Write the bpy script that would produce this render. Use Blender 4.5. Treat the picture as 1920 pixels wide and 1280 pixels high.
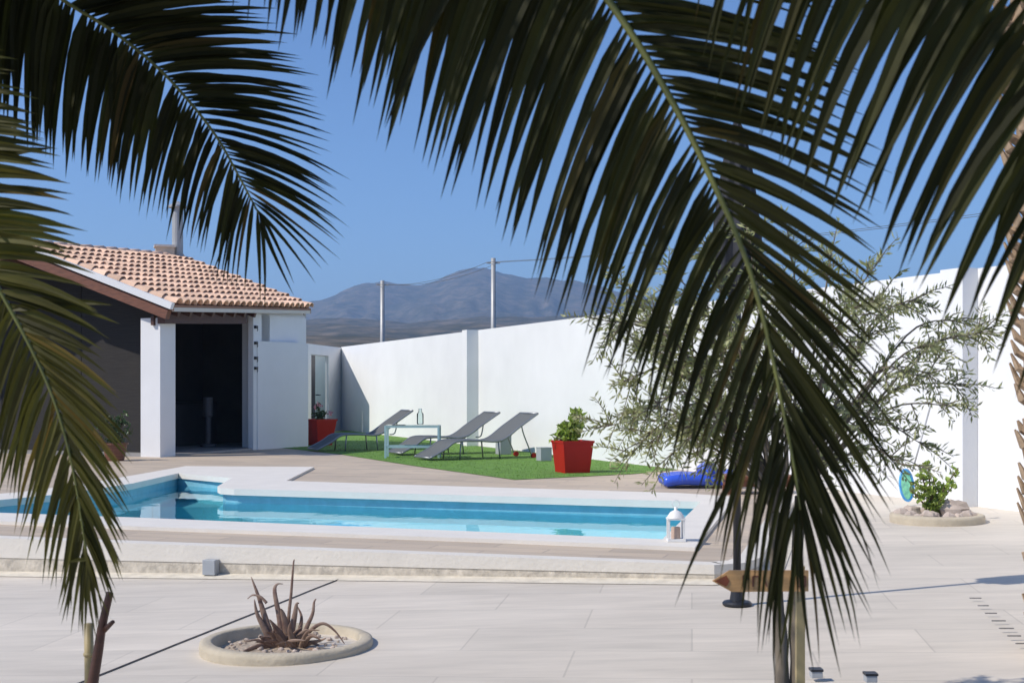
import bpy, math, random
from mathutils import Vector, Matrix, noise
from mathutils.geometry import tessellate_polygon
R = math.radians
random.seed(7)
scene = bpy.context.scene
for o in list(bpy.data.objects): bpy.data.objects.remove(o)
COL = scene.collection

# ------------------------------------------------------------------ camera
CAMZ, F, HZ = 1.2, 2400.0, 730.0          # eye height over the terrace, focal length and horizon row of a 1920 px wide picture
cam = bpy.data.cameras.new('camera'); co = bpy.data.objects.new('camera', cam); COL.objects.link(co)
co.location = (0, 0, CAMZ); co.rotation_euler = (R(90), 0, 0)
cam.lens = 45; cam.sensor_width = 36; cam.shift_y = 90/1920
cam.clip_start = 0.05; cam.clip_end = 20000
cam.dof.use_dof = True; cam.dof.focus_distance = 15.0; cam.dof.aperture_fstop = 9.0
scene.camera = co
# ------------------------------------------------------------------ sky, sun, exposure
SUN_EL, SUN_AZ = R(44), math.atan2(-.358, -.934)      # azimuth of the direction towards the sun
sdir = Vector((math.cos(SUN_AZ)*math.cos(SUN_EL), math.sin(SUN_AZ)*math.cos(SUN_EL), math.sin(SUN_EL)))
world = bpy.data.worlds.new('World'); scene.world = world; world.use_nodes = True
wn = world.node_tree; bg = wn.nodes['Background']
sky = wn.nodes.new('ShaderNodeTexSky'); sky.sky_type = 'NISHITA'; sky.sun_disc = False
sky.sun_elevation = SUN_EL; sky.sun_rotation = math.atan2(sdir.x, sdir.y)
sky.altitude = 300; sky.air_density = 1.0; sky.dust_density = 0.5; sky.ozone_density = 4.5
tint = wn.nodes.new('ShaderNodeVectorMath'); tint.operation = 'MULTIPLY'; tint.inputs[1].default_value = (.80, .97, 1.20)
wn.links.new(sky.outputs[0], tint.inputs[0]); wn.links.new(tint.outputs[0], bg.inputs[0]); bg.inputs[1].default_value = 0.132
sl = bpy.data.lights.new('sun', 'SUN'); sl.energy = 4.7; sl.angle = R(.53); sl.color = (1, .93, .83)
so = bpy.data.objects.new('sun', sl); COL.objects.link(so)
so.rotation_euler = sdir.to_track_quat('Z', 'Y').to_euler(); so.location = (-8, -4, 9)
scene.view_settings.view_transform = 'Standard'; scene.view_settings.look = 'None'
scene.view_settings.exposure = -0.13; scene.view_settings.gamma = 1
scene.render.engine = 'CYCLES'
scene.cycles.max_bounces = 8; scene.cycles.transparent_max_bounces = 12
scene.cycles.volume_bounces = 1

# ------------------------------------------------------------------ helpers
def W(px, py, Y): return Vector(((px-960)/F*Y, Y, CAMZ-(py-HZ)/F*Y))
def G(px, py, z=0.0):
    Y = (CAMZ-z)*F/(py-HZ); return Vector(((px-960)/F*Y, Y, z))
def PLZ(x): return -.153+.031*min(x, 4.9)
def GP(px, py):                      # point on the sloping plaza
    z = -.15
    for _ in range(12): p = G(px, py, z); z = PLZ(p.x)
    return Vector((p.x, p.y, z))

class MB:
    def __init__(s): s.v = []; s.f = []
    def poly(s, pts):
        b = len(s.v); s.v += [Vector(p) for p in pts]; s.f.append(tuple(range(b, b+len(pts))))
    def box(s, c, size, rz=0, M=None, taper=1.0):
        x, y, z = (k/2 for k in size); b = len(s.v); c = Vector(c)
        m = M if M is not None else Matrix.Rotation(rz, 3, 'Z')
        for dz in (-1, 1):
            k = taper if dz > 0 else 1
            for dx, dy in ((-1,-1),(1,-1),(1,1),(-1,1)):
                s.v.append(c+m@Vector((dx*x*k, dy*y*k, dz*z)))
        s.f += [(b+3,b+2,b+1,b),(b+4,b+5,b+6,b+7)]+[(b+i,b+(i+1)%4,b+4+(i+1)%4,b+4+i) for i in range(4)]
        return s
    def bar(s, a, b_, w, h, up=(0,0,1)):        # rectangular bar between two points
        a = Vector(a); b_ = Vector(b_); t = (b_-a); L = t.length; t.normalize()
        up = Vector(up)
        if abs(t.dot(up)) > .98: up = Vector((1,0,0))
        sd = t.cross(up).normalized(); u = sd.cross(t)
        m = Matrix((sd, t, u)).transposed()
        return s.box((a+b_)/2, (w, L, h), M=m)
    def tube(s, pts, rad, n=8, cap=True, flat=1.0, up=(0,0,1)):
        pts = [Vector(p) for p in pts]; b = len(s.v)
        if not hasattr(rad, '__len__'): rad = [rad]*len(pts)
        prev = None
        for i, p in enumerate(pts):
            t = (pts[min(i+1, len(pts)-1)]-pts[max(i-1, 0)]).normalized()
            if prev is None:
                u = Vector(up)
                if abs(t.dot(u)) > .95: u = Vector((1,0,0))
                sd = t.cross(u).normalized()
            else:
                sd = (prev-t*prev.dot(t)).normalized()
            prev = sd; u = sd.cross(t)
            for k in range(n):
                a = 2*math.pi*k/n
                s.v.append(p+(sd*math.cos(a)+u*math.sin(a)*flat)*rad[i])
        for i in range(len(pts)-1):
            for k in range(n):
                a0 = b+i*n+k; a1 = b+i*n+(k+1)%n
                s.f.append((a0, a1, a1+n, a0+n))
        if cap:
            s.f.append(tuple(b+k for k in range(n))[::-1]); e = b+(len(pts)-1)*n
            s.f.append(tuple(e+k for k in range(n)))
        return s
    def lathe(s, prof, c=(0,0,0), n=32, wob=0, cap=False):
        b = len(s.v); c = Vector(c)
        for r, z in prof:
            for k in range(n):
                a = 2*math.pi*k/n
                q = r*(1+wob*noise.noise(Vector((math.cos(a)*2, math.sin(a)*2, r*3+c.x*7))))
                s.v.append(c+Vector((math.cos(a)*q, math.sin(a)*q, z)))
        for i in range(len(prof)-1):
            for k in range(n):
                a0 = b+i*n+k; a1 = b+i*n+(k+1)%n
                s.f.append((a0, a1, a1+n, a0+n))
        if cap:
            s.f.append(tuple(b+k for k in range(n))[::-1]); e = b+(len(prof)-1)*n
            s.f.append(tuple(e+k for k in range(n)))
        return s
    def sheet(s, outer, holes=(), z=None, zf=None):   # flat polygon with holes
        loops = [[Vector((p[0], p[1], 0)) for p in L] for L in [outer]+list(holes)]
        flat = [p for L in loops for p in L]; b = len(s.v)
        for p in flat: s.v.append(Vector((p.x, p.y, z if zf is None else zf(p.x))))
        for t in tessellate_polygon(loops):
            a, b2, c = (flat[i] for i in t)
            if (b2-a).cross(c-a).z < 0: t = (t[0], t[2], t[1])
            s.f.append(tuple(b+i for i in t))
        return s
    def skirt(s, loop, z0, z1, closed=True, inward=False):
        n = len(loop)
        for i in range(n if closed else n-1):
            p, q = loop[i], loop[(i+1) % n]
            za0 = z0(p[0]) if callable(z0) else z0; zb0 = z0(q[0]) if callable(z0) else z0
            s.poly([(p[0],p[1],za0),(q[0],q[1],zb0),(q[0],q[1],z1),(p[0],p[1],z1)])
        return s
    def prism(s, loop, z0, z1, holes=()):
        s.sheet(loop, holes, z=z1)
        for L in [loop]+list(holes): s.skirt(L, z0, z1)
        return s
    def build(s, name, mat, parent=None, smooth=False, bevel=0):
        me = bpy.data.meshes.new(name); 
        inv = Matrix.Identity(4)
        if parent is not None: inv = ORIG[parent.name].inverted()
        me.from_pydata([tuple(inv@v) for v in s.v], [], s.f); me.update()
        if mat: me.materials.append(mat)
        if smooth:
            me.polygons.foreach_set('use_smooth', [True]*len(me.polygons))
        o = bpy.data.objects.new(name, me); COL.objects.link(o)
        if parent is not None: o.parent = parent; ORIG[o.name] = ORIG[parent.name].copy()
        else: ORIG[o.name] = Matrix.Identity(4)
        if bevel:
            m = o.modifiers.new('bevel', 'BEVEL'); m.width = bevel; m.segments = 2; m.limit_method = 'ANGLE'; m.angle_limit = R(40)
        return o
ORIG = {}
def tag(o, label=None, cat=None, group=None, kind=None):
    if label: o['label'] = label
    if cat: o['category'] = cat
    if group: o['group'] = group
    if kind: o['kind'] = kind
    return o
def empty(name, loc, label, cat, group=None, rz=0):
    o = bpy.data.objects.new(name, None); COL.objects.link(o); o.location = loc; o.rotation_euler.z = rz
    o.empty_display_size = .2
    ORIG[o.name] = Matrix.Translation(loc)@Matrix.Rotation(rz, 4, 'Z')
    return tag(o, label, cat, group)
def copy_tree(o, parent=None):
    c = o.copy(); COL.objects.link(c); c.parent = parent
    for ch in list(o.children): copy_tree(ch, c)
    return c

# ------------------------------------------------------------------ materials
def srgb(r, g, b):
    f = lambda c: (c/12.92 if c <= .04045 else ((c+.055)/1.055)**2.4)
    return (f(r/255), f(g/255), f(b/255), 1)
def mat(name, col, rough=.6, var=.12, scale=6, bump=0, bscale=40, island=0, col2=None, metal=0, transl=None, spec=.5, stretch=None, dry=None):
    m = bpy.data.materials.new(name); m.use_nodes = True; nt = m.node_tree; N = nt.nodes; L = nt.links
    p = N['Principled BSDF']; p.inputs['Roughness'].default_value = rough; p.inputs['Metallic'].default_value = metal
    p.inputs['Specular IOR Level'].default_value = spec
    tc = N.new('ShaderNodeTexCoord'); src = tc.outputs['Object']
    if stretch:
        mp = N.new('ShaderNodeMapping'); mp.inputs['Scale'].default_value = stretch; L.new(src, mp.inputs[0]); src = mp.outputs[0]
    n1 = N.new('ShaderNodeTexNoise'); n1.inputs['Scale'].default_value = scale; n1.inputs['Detail'].default_value = 6
    n1.inputs['Roughness'].default_value = .6; L.new(src, n1.inputs['Vector'])
    rp = N.new('ShaderNodeValToRGB'); rp.color_ramp.elements[0].position = .3; rp.color_ramp.elements[1].position = .7
    c = Vector(col[:3]); c2 = Vector(col2[:3]) if col2 else c
    rp.color_ramp.elements[0].color = (*(c*(1-var)), 1); rp.color_ramp.elements[1].color = (*(c2*(1+var)), 1)
    L.new(n1.outputs[0], rp.inputs[0]); out = rp.outputs[0]
    if island:
        g = N.new('ShaderNodeNewGeometry'); mr = N.new('ShaderNodeMapRange'); mr.inputs[3].default_value = 1-island; mr.inputs[4].default_value = 1+island
        L.new(g.outputs['Random Per Island'], mr.inputs[0])
        mx = N.new('ShaderNodeVectorMath'); mx.operation = 'SCALE'; L.new(out, mx.inputs[0]); L.new(mr.outputs[0], mx.inputs['Scale']); out = mx.outputs[0]
    if dry:
        g2 = N.new('ShaderNodeNewGeometry'); r2 = N.new('ShaderNodeMapRange'); r2.inputs[1].default_value = .90; r2.inputs[2].default_value = 1.0; r2.inputs[4].default_value = .6
        L.new(g2.outputs['Random Per Island'], r2.inputs[0]); mc = N.new('ShaderNodeMix'); mc.data_type = 'RGBA'
        L.new(r2.outputs[0], mc.inputs[0]); L.new(out, mc.inputs[6]); mc.inputs[7].default_value = (*dry, 1); out = mc.outputs[2]
    L.new(out, p.inputs['Base Color'])
    if bump:
        n2 = N.new('ShaderNodeTexNoise'); n2.inputs['Scale'].default_value = bscale; n2.inputs['Detail'].default_value = 5; L.new(src, n2.inputs['Vector'])
        b = N.new('ShaderNodeBump'); b.inputs['Strength'].default_value = bump; b.inputs['Distance'].default_value = .01
        L.new(n2.outputs[0], b.inputs['Height']); L.new(b.outputs[0], p.inputs['Normal'])
    if transl:
        t = N.new('ShaderNodeBsdfTranslucent'); ms = N.new('ShaderNodeMixShader'); ms.inputs[0].default_value = transl
        sc = N.new('ShaderNodeVectorMath'); sc.operation = 'MULTIPLY'; sc.inputs[1].default_value = (1.3, 1.5, .5)
        L.new(out, sc.inputs[0]); L.new(sc.outputs[0], t.inputs[0])
        L.new(p.outputs[0], ms.inputs[1]); L.new(t.outputs[0], ms.inputs[2]); L.new(ms.outputs[0], N['Material Output'].inputs[0])
    return m
def tile_mat(name, col, col2, joint, tw, th, rot=0, mortar=.006, contrast=.5, bump=.15, rough=.75, streak=(1, 1, 1), blotch=.1):
    m = bpy.data.materials.new(name); m.use_nodes = True; nt = m.node_tree; N = nt.nodes; L = nt.links
    p = N['Principled BSDF']; p.inputs['Roughness'].default_value = rough; p.inputs['Specular IOR Level'].default_value = .3
    tc = N.new('ShaderNodeTexCoord'); mp = N.new('ShaderNodeMapping'); mp.inputs['Rotation'].default_value[2] = rot
    L.new(tc.outputs['Object'], mp.inputs[0])
    br = N.new('ShaderNodeTexBrick'); br.inputs['Scale'].default_value = 1; br.offset = .5
    br.inputs['Brick Width'].default_value = tw; br.inputs['Row Height'].default_value = th
    br.inputs['Mortar Size'].default_value = mortar; br.inputs['Mortar Smooth'].default_value = .3
    br.inputs['Color1'].default_value = col; br.inputs['Color2'].default_value = col2; br.inputs['Mortar'].default_value = joint
    L.new(mp.outputs[0], br.inputs['Vector'])
    m2 = N.new('ShaderNodeMapping'); m2.inputs['Scale'].default_value = streak; m2.inputs['Rotation'].default_value[2] = rot; L.new(tc.outputs['Object'], m2.inputs[0])
    n1 = N.new('ShaderNodeTexNoise'); n1.inputs['Scale'].default_value = 3; n1.inputs['Detail'].default_value = 8; n1.inputs['Roughness'].default_value = .65; L.new(m2.outputs[0], n1.inputs['Vector'])
    n3 = N.new('ShaderNodeTexNoise'); n3.inputs['Scale'].default_value = .5; n3.inputs['Detail'].default_value = 3; L.new(tc.outputs['Object'], n3.inputs['Vector'])
    ad = N.new('ShaderNodeMath'); ad.operation = 'ADD'; L.new(n1.outputs[0], ad.inputs[0]); L.new(n3.outputs[0], ad.inputs[1])
    mr = N.new('ShaderNodeMapRange'); mr.inputs[1].default_value = .6; mr.inputs[2].default_value = 1.4; mr.inputs[3].default_value = 1-blotch; mr.inputs[4].default_value = 1+blotch
    L.new(ad.outputs[0], mr.inputs[0])
    mx = N.new('ShaderNodeVectorMath'); mx.operation = 'SCALE'; L.new(br.outputs[0], mx.inputs[0]); L.new(mr.outputs[0], mx.inputs['Scale'])
    L.new(mx.outputs[0], p.inputs['Base Color'])
    b = N.new('ShaderNodeBump'); b.inputs['Strength'].default_value = bump; b.inputs['Distance'].default_value = .01
    L.new(n1.outputs[0], b.inputs['Height']); L.new(b.outputs[0], p.inputs['Normal'])
    return m
M = {}
M['white'] = mat('white_render', (.79,.79,.785), .85, .045, .9, bump=.25, bscale=60)
M['white_rough'] = mat('white_lime', (.71,.66,.58), .85, .05, 3, bump=.4, bscale=30)
M['coping'] = mat('cream_coping', (.76,.71,.63), .7, .04, 3, bump=.2, bscale=50)
M['rough_stone'] = mat('rough_kerb_base', (.56,.50,.41), .9, .28, 14, bump=.9, bscale=25)
M['foot'] = mat('sandy_mortar', (.66,.60,.49), .9, .14, 9, bump=.5)
M['plaza'] = tile_mat('stamped_grey_paving', (.66,.59,.495,1), (.60,.54,.455,1), (.53,.475,.40,1), 1.2, .6, rot=R(8), mortar=.006, streak=(.5,2.6,1), blotch=.2)
M['terrace'] = tile_mat('beige_pavers', (.56,.455,.34,1), (.46,.38,.295,1), (.40,.33,.265,1), .9, .22, rot=R(18), mortar=.008, streak=(.5,2.5,1), blotch=.16)
M['grass'] = mat('turf', (.115,.235,.03), .9, .25, 5, bump=.6, bscale=120)
M['pool'] = mat('pool_lining', (.34,.80,.90), .5, .05, 3)
M['pool_tile'] = mat('waterline_band', (.20,.46,.56), .35, .1, 8)
M['terracotta'] = mat('terracotta', (.83,.55,.38), .85, .12, 4, bump=.3, bscale=60, island=.22)
M['mortar'] = mat('roof_bed', (.34,.20,.14), .9, .1, 4)
M['wood_dark'] = mat('dark_stained_wood', (.075,.03,.018), .55, .3, 6, bump=.2, stretch=(1,1,8))
M['wood_mid'] = mat('brown_beam', (.17,.065,.035), .55, .3, 6, bump=.2, stretch=(1,1,8))
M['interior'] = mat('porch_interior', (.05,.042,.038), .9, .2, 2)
M['sun_block'] = mat('dark_sun_block', (.019,.016,.014), .8, .35, 3, bump=.4, stretch=(1,1,14))  # near-black filler for the porch front, added to block the sun
M['frame_grey'] = mat('grey_aluminium', (.26,.27,.28), .4, .05, 8, metal=.6)
M['sling'] = mat('grey_textile', (.12,.127,.125), .8, .08, 90, bump=.3, bscale=300)
M['red'] = mat('glossy_red_plastic', (.40,.008,.005), .45, .08, 3, bump=.05, spec=.3)
M['teal_metal'] = mat('pale_teal_metal', (.36,.52,.54), .4, .05, 8)
M['leaf_jade'] = mat('jade_leaf', (.28,.36,.08), .4, .2, 8, island=.45, transl=.2)
M['leaf_dark'] = mat('dark_leaf', (.05,.09,.03), .45, .2, 8, island=.4, transl=.2)
M['petal'] = mat('pink_petals', (.75,.35,.38), .6, .15, 8, island=.2)
M['stem'] = mat('brown_stem', (.13,.09,.05), .8, .2, 12, bump=.4)
M['olive_leaf'] = mat('olive_leaf', (.34,.345,.19), .5, .2, 6, island=.45, transl=.25)
M['olive_bark'] = mat('olive_bark', (.17,.14,.105), .9, .3, 18, bump=.9, bscale=30, stretch=(1,1,.3))
M['palm_leaf'] = mat('palm_leaf', (.026,.027,.007), .62, .25, 5, island=.45, transl=.16, spec=.15, dry=(.10,.055,.018))
M['palm_leaf_sunlit'] = mat('palm_leaf_sunlit_yellow', (.075,.070,.015), .55, .3, 5, island=.45, transl=.25, spec=.2, dry=(.20,.11,.03))  # sunlight on the lower left frond, put into a yellower leaf colour
M['palm_rachis'] = mat('palm_rachis', (.13,.14,.035), .5, .2, 9)
M['palm_bark'] = mat('palm_bark', (.36,.26,.17), .9, .35, 14, bump=.9, bscale=20)
M['palm_fibre'] = mat('palm_fibre', (.09,.055,.035), .9, .3, 20, bump=.9, bscale=30)
M['aloe'] = mat('dry_aloe', (.19,.10,.075), .6, .3, 14, island=.25, bump=.3, col2=(.24,.17,.125))
M['soil'] = mat('sandy_gravel', (.42,.34,.26), .95, .3, 40, bump=1.0, bscale=50)
M['ring'] = mat('sandstone_ring', (.50,.43,.32), .85, .12, 7, bump=.5, bscale=40)
M['stone'] = mat('pale_rock', (.46,.38,.32), .9, .25, 6, island=.25, bump=.7, bscale=14)
M['metal_pole'] = mat('galvanised_pole', (.42,.42,.41), .5, .1, 4, metal=.3)
M['grey_box'] = mat('grey_plastic', (.36,.38,.40), .6, .06, 6)
M['strand'] = mat('dark_strand', (.13,.12,.11), .7, .2, 8)
M['black'] = mat('black_metal', (.018,.019,.024), .45, .1, 8)
M['sign_wood'] = mat('varnished_sign_wood', (.56,.31,.12), .5, .22, 7, stretch=(.6,1,8), bump=.15)
M['sign_tip'] = mat('rust_red_paint', (.24,.06,.02), .5, .2, 9)
M['cane'] = mat('bamboo', (.36,.28,.13), .5, .2, 9)
M['lantern'] = mat('white_lantern_paint', (.78,.77,.74), .5, .05, 8)
M['candle'] = mat('candle', (.50,.36,.28), .6, .1, 8)
M['blue_vinyl'] = mat('blue_vinyl', (.045,.11,.62), .25, .1, 4)
M['brown_wicker'] = mat('brown_wicker', (.17,.06,.025), .6, .3, 30, bump=.6)
M['cyan'] = mat('cyan_plastic', (.10,.42,.85), .3, .08, 8)
M['parasol'] = mat('charcoal_canvas', (.03,.032,.04), .85, .15, 8)
M['chimney'] = mat('cream_chimney', (.58,.50,.38), .85, .1, 5)
M['door'] = mat('pale_door', (.42,.52,.54), .35, .06, 3)
M['dim_metal'] = mat('dim_metal', (.09,.09,.10), .6)
M['slot'] = mat('slot_grey', (.20,.19,.18), .9, .3, 30)

def glass_mat(name, tint, alpha_mix=.5):
    m = bpy.data.materials.new(name); m.use_nodes = True; N = m.node_tree.nodes; L = m.node_tree.links
    N.remove(N['Principled BSDF'])
    tr = N.new('ShaderNodeBsdfTransparent'); tr.inputs[0].default_value = tint
    gl = N.new('ShaderNodeBsdfGlossy'); gl.inputs['Roughness'].default_value = .02
    fr = N.new('ShaderNodeFresnel'); fr.inputs[0].default_value = 1.45
    mx = N.new('ShaderNodeMixShader'); L.new(fr.outputs[0], mx.inputs[0]); L.new(tr.outputs[0], mx.inputs[1]); L.new(gl.outputs[0], mx.inputs[2])
    L.new(mx.outputs[0], N['Material Output'].inputs[0]); return m
M['glass'] = glass_mat('clear_glass', (.86,.93,.93,1))
def water_mat():
    m = bpy.data.materials.new('pool_water'); m.use_nodes = True; N = m.node_tree.nodes; L = m.node_tree.links
    N.remove(N['Principled BSDF'])
    tr = N.new('ShaderNodeBsdfTransparent'); tr.inputs[0].default_value = (.76,.95,.98,1)
    gl = N.new('ShaderNodeBsdfGlossy'); gl.inputs['Roughness'].default_value = .015; gl.inputs[0].default_value = (.76,.94,1,1)
    fr = N.new('ShaderNodeFresnel'); fr.inputs[0].default_value = 1.33
    tc = N.new('ShaderNodeTexCoord')
    n = N.new('ShaderNodeTexNoise'); n.inputs['Scale'].default_value = 1.6; n.inputs['Detail'].default_value = 3
    L.new(tc.outputs['Object'], n.inputs['Vector'])
    b = N.new('ShaderNodeBump'); b.inputs['Strength'].default_value = .12; b.inputs['Distance'].default_value = .05
    L.new(n.outputs[0], b.inputs['Height']); L.new(b.outputs[0], gl.inputs['Normal']); L.new(b.outputs[0], fr.inputs['Normal'])
    mx = N.new('ShaderNodeMixShader'); L.new(fr.outputs[0], mx.inputs[0]); L.new(tr.outputs[0], mx.inputs[1]); L.new(gl.outputs[0], mx.inputs[2])
    L.new(mx.outputs[0], N['Material Output'].inputs[0]); return m
M['water'] = water_mat()

# ------------------------------------------------------------------ ground, terrace, pool
def lerp(a, b, t): return a+(b-a)*t
kerb_l, kerb_r = Vector((-14, 13.13)), Vector((1.38, 8.73))
right_edge = [(1.38,8.73),(1.62,8.85),(1.78,9.15),(2.7,12.6),(3.35,14.9),(3.9,15.7)]
WALL_A, WALL_B = Vector((-5.07, 38.0)), Vector((4.9, 13.2))
wd = (WALL_B-WALL_A).normalized(); wn_ = Vector((wd.y, -wd.x))         # along wall, outward (towards the garden)
if wn_.x > 0: wn_ = -wn_

pool_in = [(1.21,9.97),(2.03,13.4),(-3.25,15.16),(-3.42,15.28),(-3.50,15.5),(-3.66,17.0),(-4.70,18.0),(-4.80,16.0),(-5.1,14.4),(-5.6,13.4),(-6.3,12.62),(-4.84,12.1),(-3.45,11.66)]
cop_out = [(1.36,9.50),(2.45,14.0),(1.9,14.5),(-1.76,15.95),(-2.9,16.45),(-3.0,19.4),(-5.0,19.6),(-5.3,16.2),(-5.6,14.7),(-6.1,13.8),(-7.0,12.72),(-5.0,11.55),(-3.21,10.95),(0,9.98)]
terrace_out = [(-14,13.13)]+right_edge+[(4.35,15.35),(-4.6,39.5),(-14,42)]
t = MB().sheet(terrace_out, [cop_out], z=0); t.build('terrace', M['terrace'])
tag(bpy.data.objects['terrace'], kind='structure')
pl = MB().sheet([(-14,-8),(10,-8),(10,20),(4.4,20),(4.3,15.3)]+right_edge[::-1]+[(-14,13.13)], z=None, zf=PLZ)
tag(pl.build('plaza', M['plaza']), kind='structure')
# kerb: smooth white lip over a rough base
kpts = [Vector((-14, 13.13))]+[Vector(p) for p in right_edge]
def offs(pts, d):
    out = []
    for i, p in enumerate(pts):
        a = pts[max(i-1,0)]; b = pts[min(i+1,len(pts)-1)]; tt = (b-a).normalized()
        out.append(p+Vector((tt.y, -tt.x))*d)
    return out
def strip(mb, A, B, za, zb):
    for i in range(len(A)-1):
        f = lambda z, p: z(p.x) if callable(z) else z
        mb.poly([(*A[i], f(za,A[i])),(*A[i+1], f(za,A[i+1])),(*B[i+1], f(zb,B[i+1])),(*B[i], f(zb,B[i]))])
kp = []
for i in range(len(kpts)-1):
    n = 24 if i == 0 else 4
    for k in range(n): kp.append(lerp(kpts[i], kpts[i+1], k/n))
kp.append(kpts[-1])
o0, o1, o2 = offs(kp, -.15), offs(kp, .006), offs(kp, .0)
lipz = lambda x: lerp(.006, PLZ(x), .55)
k = MB(); strip(k, o1, o0, .006, .006); strip(k, o1, o1, lipz, .006)
strip(k, o1, o2, lipz, lipz)
k2 = MB(); o3 = offs(kp, .16); strip(k2, o3, o2, lambda x: PLZ(x)+.004, lambda x: PLZ(x)+.02); tag(k2.build('kerb_foot', M['foot']), kind='structure')
ko = tag(k.build('terrace_kerb', M['white_rough']), kind='structure')
k = MB(); strip(k, o2, o2, lambda x: PLZ(x)-.02, lambda x: lipz(x)+.002)
kb = tag(k.build('kerb_base', M['rough_stone']), kind='structure')

pool = empty('swimming_pool', (-1.5, 12.8, 0), 'long blue swimming pool with white surround and a stepped corner at its left', 'swimming pool')
sh = MB(); sh.skirt(pool_in, -1.45, -.30); sh.sheet(pool_in, z=-1.45); sh.build('basin', M['pool'], pool)
tb = MB(); tb.skirt(pool_in, -.30, -.045); tb.build('waterline_band', M['pool_tile'], pool)
def inset(poly, d):
    cx = sum(p[0] for p in poly)/len(poly); out = []
    n = len(poly)
    for i in range(n):
        a = Vector(poly[i-1]); b = Vector(poly[i]); c = Vector(poly[(i+1)%n])
        t1 = (b-a).normalized(); t2 = (c-b).normalized(); nn = (Vector((-t1.y,t1.x))+Vector((-t2.y,t2.x))).normalized()
        out.append(tuple(b+nn*d))
    return out
pin2 = inset(pool_in, .065)
cp = MB(); cp.sheet(cop_out, [pin2], z=.03); cp.skirt(cop_out, -.05, .03); cp.skirt(pin2, -.045, .03)
cp.sheet(pool_in, [pin2], z=-.045)
cp.build('coping', M['coping'], pool, bevel=0)
for i, (y0, z) in enumerate(((16.9,-.35),(16.4,-.6),(15.95,-.85))):
    q = MB().prism([(-4.74+.0*i,y0),(-3.62,y0-.02),(-3.66,17.0),(-4.70,18.0)], -1.44, z+.004*i); q.build('pool_step', M['pool'], pool)
q = MB().prism([(1.9,13.38),(-3.2,15.08),(-3.32,14.78),(1.84,13.05)], -1.44, -.5); q.build('pool_ledge', M['pool'], pool)
wt = MB().sheet(pool_in, z=-.14)
tag(wt.build('pool_water', M['water']), kind='structure')

# lawn
gp = [G(470,834),G(560,843),G(640,852),G(780,874),G(965,899.5),G(1100,893),G(1190,888.5)]
gl = [(p.x,p.y) for p in gp]
for s in (.76,.5,.25,.02): q = WALL_A.lerp(WALL_B, s)+wn_*.02; gl.append((q.x,q.y))
gl.append((-5.1,33)); gl.append((-4.9,28.5))
tag(MB().sheet(gl, z=.006).build('lawn', M['grass']), kind='structure')
def inpoly(x, y, P):
    c = False; j = len(P)-1
    for i in range(len(P)):
        if (P[i][1] > y) != (P[j][1] > y) and x < (P[j][0]-P[i][0])*(y-P[i][1])/(P[j][1]-P[i][1])+P[i][0]: c = not c
        j = i
    return c
gb = MB()
for _ in range(34000):
    x = random.uniform(-5.5,2.6); y = random.uniform(16.9,32)
    if random.random() < (y-17)/22 or not inpoly(x, y, gl): continue
    a = random.uniform(0, 6.28); h = random.uniform(.010,.024); w = .004
    d = Vector((math.cos(a), math.sin(a), 0)); tip = Vector((x,y,.006+h))+Vector((random.gauss(0,.012),random.gauss(0,.012),0))
    b = len(gb.v); gb.v += [Vector((x,y,.005))-d*w, Vector((x,y,.005))+d*w, tip]; gb.f.append((b,b+1,b+2))
M['blade'] = mat('grass_blades', (.14,.27,.035), .7, .2, 5, island=.3)
tag(gb.build('grass_blades', M['blade']), 'short green turf blades of the lawn', 'grass', kind='stuff')

# ------------------------------------------------------------------ terrain and mountains
ridge = [(-3000,610),(-900,600),(0,560),(300,580),(480,575),(575,563),(600,558),(630,549),(675,536),(720,530),(765,529),(790,531),(825,522),(850,507),(880,499),(910,501),(950,512),(990,522),(1030,518),(1080,528),(1150,545),(1250,560),(1400,566),(1600,575),(1800,590),(2300,600),(4500,640)]
def interp(tab, x):
    if x <= tab[0][0]: return tab[0][1]
    for (a, b), (c, d) in zip(tab, tab[1:]):
        if x <= c: return b+(d-b)*(x-a)/(c-a)
    return tab[-1][1]
foot = [(-3000,655),(0,640),(575,628),(700,632),(900,640),(1500,640),(4500,660)]
mid = [(-3000,640),(0,610),(560,600),(640,594),(760,604),(900,590),(1050,596),(1500,610),(4500,650)]
RD, MD, FD = 3600.0, 1900.0, 700.0
def terr(px, Y):
    r = (HZ-interp(ridge, px))/F*RD; m_ = (HZ-interp(mid, px))/F*MD; f_ = (HZ-interp(foot, px))/F*FD
    tab = [(0,-.35),(60,-.35),(200,1.5),(FD,f_),(FD*1.15,f_*.93),(1300,m_*.62),(MD,m_),(MD*1.1,m_*.93),(2700,r*.42+m_*.2),(3200,r*.78),(RD,r),(4300,r*.6),(5200,r*.2)]
    z = interp(tab, Y)
    X = (px-960)/F*Y
    amp = min(1, max(0, (Y-150)/600))
    n = noise.fractal(Vector((X*.004, Y*.004, 3.1)), 1.0, 2.0, 6)*(3+Y*.0045)
    ridgey = abs(noise.noise(Vector((X*.0075+noise.noise(Vector((X*.003,Y*.003,1)))*.8, Y*.0008, 7.7))))+.5*abs(noise.noise(Vector((X*.02, Y*.0022, 2.2))))
    n -= ridgey*z*.30*max(.12, 1-abs(Y-2900)/560)
    return z+n*amp
tm = MB(); cols = list(range(-2600, -200, 60))+list(range(-200, 2100, 9))+list(range(2100, 4600, 60)); ys = [0]
for a, b, n in ((44,200,8),(200,700,16),(700,2000,34),(2000,3600,60),(3600,5200,10)):
    for k_ in range(n): ys.append(a+(b-a)*k_/n)
ys = ys[1:]+[5200]
for y in ys:
    for c in cols: tm.v.append(Vector(((c-960)/F*y, y, terr(c, y))))
nc = len(cols)
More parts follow.
